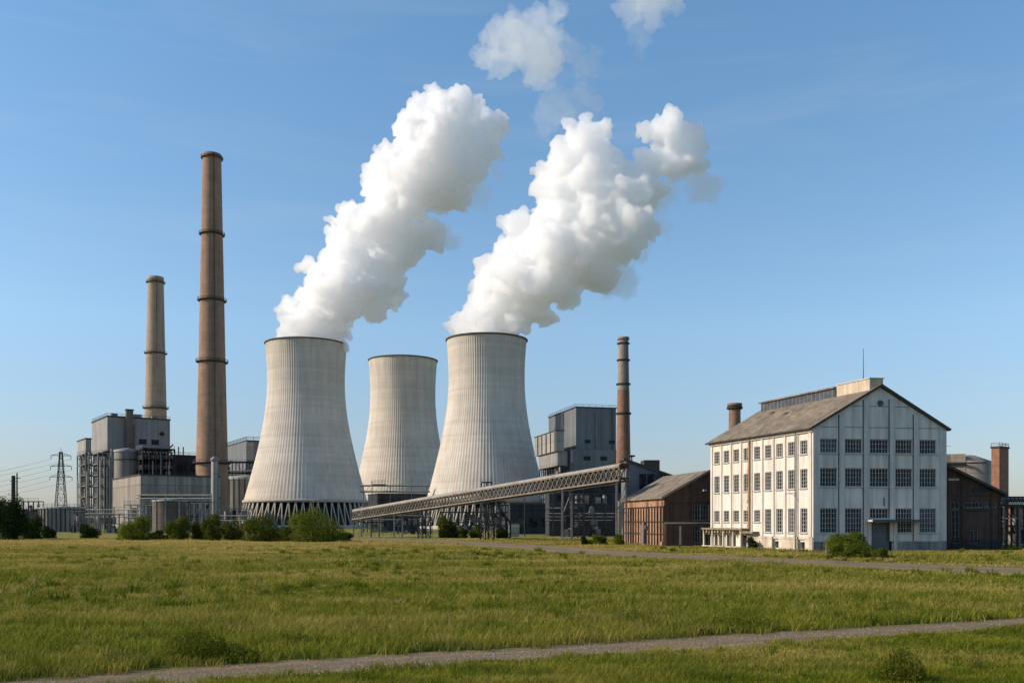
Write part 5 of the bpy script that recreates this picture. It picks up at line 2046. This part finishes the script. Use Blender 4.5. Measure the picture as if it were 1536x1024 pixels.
# ------------------------------------------------------------------ dark brick hall on the right and what stands behind it
def dark_hall():
    d = 112
    x0 = X(1417, d) + .15
    W = X(1503, d) - x0
    t = thing('dark_brick_hall', 'dark brick hall with sloping roof built against the white factory', 'building', (x0, d, 0), R(3))
    zl, zr = Z(701, d), Z(741, d)
    ops = [(.7, 1.7, .9, 4.9), (2.3, 4.6, 5.15, 5.85), (4.7, 6.3, 5.15, 5.85), (3.0, 4.0, .9, 2.5), (.6, 1.7, 5.0, 5.9), (3.2, 5.7, 6.35, 7.1)]
    wall_open('wall', t, 'dark_brick', W, zr - .3, [o for o in ops if o[3] < zr - .3], (0, 0), 0, .3, top=[(0, zr - .3), (W, zr - .3), (W, zr), (0, zl)])
    for o in ops:
        if o[3] < zr - .3:
            window(t, (o[0] + o[1]) / 2, o[2], o[1] - o[0], o[3] - o[2], max(2, int((o[1] - o[0]) / .45)), max(1, int((o[3] - o[2]) / .7)), .2, 'pane', 'muntin_dark', .05, (0, 0), 0, False)
    MB().box(3.2, 5.6, -.06, -.003, zr + .25, zr + .85).build('window', 'pane', t)
    MB().box(.3, 1.6, -.06, -.003, zl - 1.55, zl - 1.3).build('roof_light', 'pale_steel', t)
    bw_ = MB()
    bw_.quad((W, 0, 0), (W, 15, 0), (W, 15, zr), (W, 0, zr))
    bw_.build('side_wall', 'dark_brick', t)
    fr = MB()
    for x in (.12, 2.0, W - 1.1, W - .12):
        zt_ = zl + (zr - zl) * (x + .2) / W
        fr.box(x - .12, x + .12, -.1, -.003, 0, zt_ - .1)
    fr.box(2.13, W - 1.23, -.09, -.003, zr - .25, zr - .02)
    fr.box(2.13, W - 1.23, -.09, -.003, 4.75, 4.95)
    fr.build('wall_frame', 'old_frame', t)
    rf = MB()
    rf.prism([(-.1, zl + .05), (W + .6, zr - .22), (W + .6, zr + .1), (-.1, zl + .4)], -.6, 15.2)
    rf.build('roof', 'roof_dark', t)
    t2 = thing('yard_fence', 'low dark railing along the foot of the dark brick hall', 'fence', (x0 + .3, d - 1.0, 0), R(3))
    mb = MB()
    L_ = W - .2
    for i in range(9):
        mb.bar((L_ * i / 8, 0, 0), (L_ * i / 8, 0, 1.35), .1)
    for z in (.7, 1.32):
        mb.bar((0, 0, z), (L_, 0, z), .09)
    mb.build('rails', 'dark_steel', t2)
    sb = MB()
    for i in range(26):
        sb.bar((L_ * i / 26 + .1, 0, 0), (L_ * i / 26 + .1, 0, 1.3), .04)
    sb.build('balusters', 'dark_steel', t2)


dark_hall()
d = 150
t = thing('grain_silo', 'weathered concrete bunker with rounded corner behind the dark brick hall', 'silo', (X(1398, d), d + 3, 0), R(-18))
zt = Z(679.5, d)
MB().box(0, X(1458, d) - X(1400, d), 0, 9, 0, zt).build('block', 'bunker', t)
r = 5.6
xc = X(1458, d) - X(1400, d)
MB().lathe([(r, 0), (r, Z(690, d)), (r * .5, zt)], 40, xc - .6, r).build('rounded_end', 'bunker', t)
MB().box(-.2, xc + .1, -.25, -.003, Z(697, d), Z(696, d)).build('ledge', 'dark_band', t)
mb = MB()
for x in (xc * .35, xc * .5):
    mb.bar((x, -.3, 0), (x, -.3, Z(693, d)), .3)
mb.bar((xc * .3, -.3, Z(693, d)), (xc + 3, -.3, Z(694, d)), .25)
mb.build('frame', 'dark_steel', t)
an = MB()
an.bar((xc * .5, 2, zt), (xc * .5, 2, zt + 1.6), .06)
an.bar((xc * .5 - 1.4, 2, zt + 1.2), (xc * .5 + 1.2, 2, zt + 1.5), .05)
an.build('antenna', 'dark_steel', t)
loc, a, b = fit(1499, 143, R(38), 1487, 1513)
t = thing('brick_stack', 'square brick stack with one orange sunlit side behind the bunker', 'chimney', loc, R(38))
MB().box(0, b, 0, a, 0, Z(671.5, 143)).build('shaft', 'orange_brick', t)
MB().box(-.12, b + .12, -.12, a + .12, Z(671.5, 143) + .003, Z(671.5, 143) + .3).build('cap', 'dark_band', t)
rb = MB()
z = Z(671.5, 143) + .3
rail(rb, [(0, a, z), (0, 0, z), (b, 0, z), (b, a, z)], .5, .8, .05)
rb.build('top_rail', 'dark_steel', t)

d = 118
t = thing('pipe_bridge', 'dark lattice pipe bridge with columns beside the dark brick hall', 'pipe bridge', (X(1507, d), d, 0), 0)
W = 9.0
mb = MB()
zt, zb = Z(745, d), Z(757, d)
for y in (0, 1.4):
    for z in (zt, zb, (zt + zb) / 2):
        mb.bar((0, y, z), (W, y, z), .16)
    for i in range(18):
        mb.bar((W * i / 18, y, zb), (W * (i + .5) / 18, y, zt), .07)
        mb.bar((W * (i + .5) / 18, y, zt), (W * (i + 1) / 18, y, zb), .07)
mb.build('truss', 'dark_steel', t)
for x in (.3, 1.6, 3.2, 5.2, 7.0):
    for y in (0, 1.4):
        MB().bar((x, y, 0), (x, y, zb - .09), .15).build('column', 'dark_steel', t)
MB().bar((-.2, -.25, Z(777, d)), (1.8, -.25, Z(777, d)), .14).build('handrail', 'pale_steel', t)
MB().bar((1.55, -.6, 0), (1.55, -.6, Z(762, d)), .2).build('post', 'weather_steel', t)
MB().tube((0, .7, zt - .3), (W, .7, zt - .3), .22, 10).build('pipe', 'grey_steel', t)
t = thing('process_frame', 'grey and rusty pipe frame under the lattice pipe bridge', 'steel structure', (X(1507, 135), 135, 0), 0)
steel_frame(t, 0, 10, 0, 4, 0, Z(760, 135), 6, 1, 2, .18, 'dark_steel', 97, .6, equip=12)
t, a, b, z1 = block('brick_store', 'pale brick store building glimpsed behind the lattice pipe bridge', 1515, 175, R(28), 1508, 1580, 762, 'orange_brick')
MB().box(1.5, 3.2, -.1, -.003, 2, 4).build('window', 'pane', t)

# ------------------------------------------------------------------ vegetation
tree(4, 811, 54, 748, 'dark bushy tree at the edge of the meadow, cut by the picture side', 101, 2, 5200, group='trees by the plant')
tree(24, 810, 34, 762, 'dark small tree at the foot of the thick mast', 103, 2, 3000, group='trees by the plant')
bush(50, 809, 36, 776, 'dark shrub in front of the small grey plant building', 105, 2, 2400)
bush(72, 808, 22, 790, 'low dark shrub in front of the ribbed tank', 107, 2, 1200)
bush(133, 807.5, 30, 788, 'low dark shrub beneath the open steel process tower', 109, 2, 1500)
bush(205, 811, 54, 776, 'rounded bright bush standing apart below the panel building', 111, 0, 3800)
bush(236, 811, 30, 796, 'low pale shrub between two rounded bushes', 113, 1, 1200)
bush(269, 811, 42, 777, 'rounded green bush in front of the round tank', 115, 1, 3000)
bush(296, 810.5, 22, 784, 'narrow bush between two rounded bushes near the vent stack', 117, 1, 1500)
bush(319, 811, 36, 773, 'upright green bush at the foot of the vent stack', 119, 1, 2800)
bush(348, 811, 34, 783, 'low spreading bush left of the wide dark bush', 121, 1, 2200)['label'] = 'low spreading bush beside the vent stack bush, before the tower columns'
bush(394, 812.5, 66, 775, 'wide olive bush under the slanted tower columns', 123, 1, 4600)
bush(434, 813, 30, 788, 'small bush wedged between the wide olive bush and the biggest bush', 125, 1, 1600)
bush(472, 813.5, 80, 767, 'biggest green bush at the end of the bush row', 127, 0, 5600)
bush(515, 812, 30, 799, 'low dark scrub trailing from the biggest bush', 129, 2, 1000)
bush(669, 806, 34, 776, 'leafy shrub under the conveyor beside the trestle', 131, 1, 2600, d=205)
bush(692, 806, 22, 793, 'low scrub under the conveyor between shrub and pipe tower', 133, 1, 1000, d=204)
bush(716, 807, 22, 789, 'small climbing shrub against the conveyor trestle', 135, 1, 1300, d=198)
bush(752, 806, 20, 792, 'dark low scrub beside the pale metal shed', 137, 2, 1000, d=200)
bush(876, 817.5, 10, 804, 'tiny dark shrub beside the pale conveyor post', 139, 2, 700)
bush(897, 817.5, 27, 803, 'compact green shrub on the verge before the works building', 141, 0, 1800)
bush(929, 818, 15, 801, 'slim green shrub against the brick shed corner', 143, 0, 1000)
bush(1276, 836.5, 66, 801, 'big round bush in front of the white factory gable', 145, 0, 7000, group='shrubs by the white factory')
bush(1322, 838.5, 22, 822, 'small leafy plant beside the big round bush', 147, 1, 1100, group='shrubs by the white factory')
bush(1128, 826, 16, 806, 'dark climbing shrub below the mossy porch canopy', 149, 2, 1000, group='shrubs by the white factory', d=116)
t = thing('bollard', 'pale stub post beside the big round bush', 'post', (X(1240, 98), 98, 0))
MB().tube((0, 0, 0), (0, 0, 1.05), .12, 12, .11).build('post', 'plinth', t)
MB().lathe([(.14, 1.05), (.14, 1.12), (.04, 1.17)], 12).build('cap', 'plinth', t)


def weed(px, base_y, wpx, top_y, label, seed, n=900, stalks=24, leafm=3, group='tall weeds in the meadow'):
    d = CAM_H * F / (base_y - HY)
    h = CAM_H - (top_y - HY) / F * d
    w = wpx / F * d
    t = thing('weed_clump', label, 'weeds', (X(px, d), d, 0), 0, group)
    rnd = random.Random(seed)
    st = MB()
    for i in range(stalks):
        a, q = rnd.random() * 6.28, rnd.random() ** .7
        x, y = math.cos(a) * q * w * .6, math.sin(a) * q * w * .6
        hh = h * (1 - .5 * q) * rnd.uniform(.7, 1.05)
        st.tube((x, y, 0), (x + rnd.uniform(-.12, .2) * hh, y + rnd.uniform(-.15, .15) * hh, hh), .008, 5, .003)
    st.build('weed_stalks', MAT['bark'] if stalks < 12 else LEAF[3], t)  # the thin upright stalks of the clump
    rs = np.random.RandomState(seed)
    m = n
    a, q = rs.rand(m) * 6.28, rs.rand(m) ** .6
    x, y = np.cos(a) * q * w * .5, np.sin(a) * q * w * .5
    z = rs.rand(m) * h * (1 - .6 * q)
    s = (.02 + .05 * rs.rand(m))
    az = rs.rand(m) * 6.28
    dx, dy, dz = np.cos(az) * s, np.sin(az) * s, s * (rs.rand(m) * 1.6 - .2)
    px_, py_ = -np.sin(az) * s * .3, np.cos(az) * s * .3
    V = np.stack([np.stack([x, y, z], 1), np.stack([x + dx * .5 + px_, y + dy * .5 + py_, z + dz * .6], 1), np.stack([x + dx, y + dy, z + dz], 1), np.stack([x + dx * .5 - px_, y + dy * .5 - py_, z + dz * .6], 1)], 1)
    V[:, :, 2] = np.maximum(V[:, :, 2], .01)
    np_mesh('foliage', V.reshape(-1, 3), np.arange(m * 4), np.arange(m) * 4, np.full(m, 4), LEAF[leafm], np.repeat(rs.rand(m), 4), parent=t)


weed(292, 990, 96, 928, 'largest dark weed mound beside the gravel path in the meadow', 201, 5200, 60)
weed(345, 990, 90, 962, 'low dark weeds trailing from the largest weed mound', 202, 2600, 30)
weed(655, 922, 34, 888, 'sparse upright dark weed stalks in the middle of the meadow', 203, 260, 14)
weed(686, 890, 10, 868, 'single tiny tall weed far out in the meadow', 204, 90, 5)
weed(1352, 1024, 70, 962, 'bushy weed clump on the near lawn beyond the path bend', 205, 3600, 50)
weed(1464, 1006, 22, 970, 'thin tall dark weed stalk on the near lawn', 206, 200, 7)
weed(1112, 943, 90, 908, 'broad dark weed patch beside the path, far from the weed mound', 207, 2800, 40)
weed(1345, 915, 60, 895, 'dark low weed patch in the meadow before the white factory', 208, 1400, 24)
weed(955, 938, 70, 912, 'pale fluffy weeds in the middle of the meadow edge', 209, 1600, 30)
weed(430, 965, 60, 944, 'small dark weed tuft near the weed mound', 210, 1200, 22)
weed(65, 932, 60, 915, 'low dark weed tuft at the meadow side far from the path', 211, 900, 18)
weed(1270, 845, 40, 832, 'ragged weeds at the foot of the big round bush', 212, 500, 14)

# far wood that closes the horizon
def far_wood():
    rs = np.random.RandomState(9)
    n = 60000
    x = rs.uniform(-1500, 1500, n)
    y = 1150 + rs.rand(n) * 60
    prof = 7 + 9 * vnoise(x * .02, np.zeros(n)) + 6 * vnoise(x * .09, np.zeros(n) + 3)
    z = rs.rand(n) ** .6 * prof
    s = 1.6 + 1.6 * rs.rand(n)
    t1 = rs.randn(n, 3)
    t1 /= np.linalg.norm(t1, axis=1)[:, None]
    t2 = np.cross(t1, rs.randn(n, 3))
    t2 /= np.linalg.norm(t2, axis=1)[:, None]
    p = np.stack([x, y, z], 1)
    V = np.stack([p - t1 * s[:, None], p - t2 * s[:, None] * .7, p + t1 * s[:, None], p + t2 * s[:, None] * .7], 1)
    tag(np_mesh('far_woods', V.reshape(-1, 3), np.arange(n * 4), np.arange(n) * 4, np.full(n, 4), LEAF[2], np.repeat(rs.rand(n), 4)),
        'distant dark belt of woods along the horizon behind the plant', 'woods', kind='stuff')


far_wood()
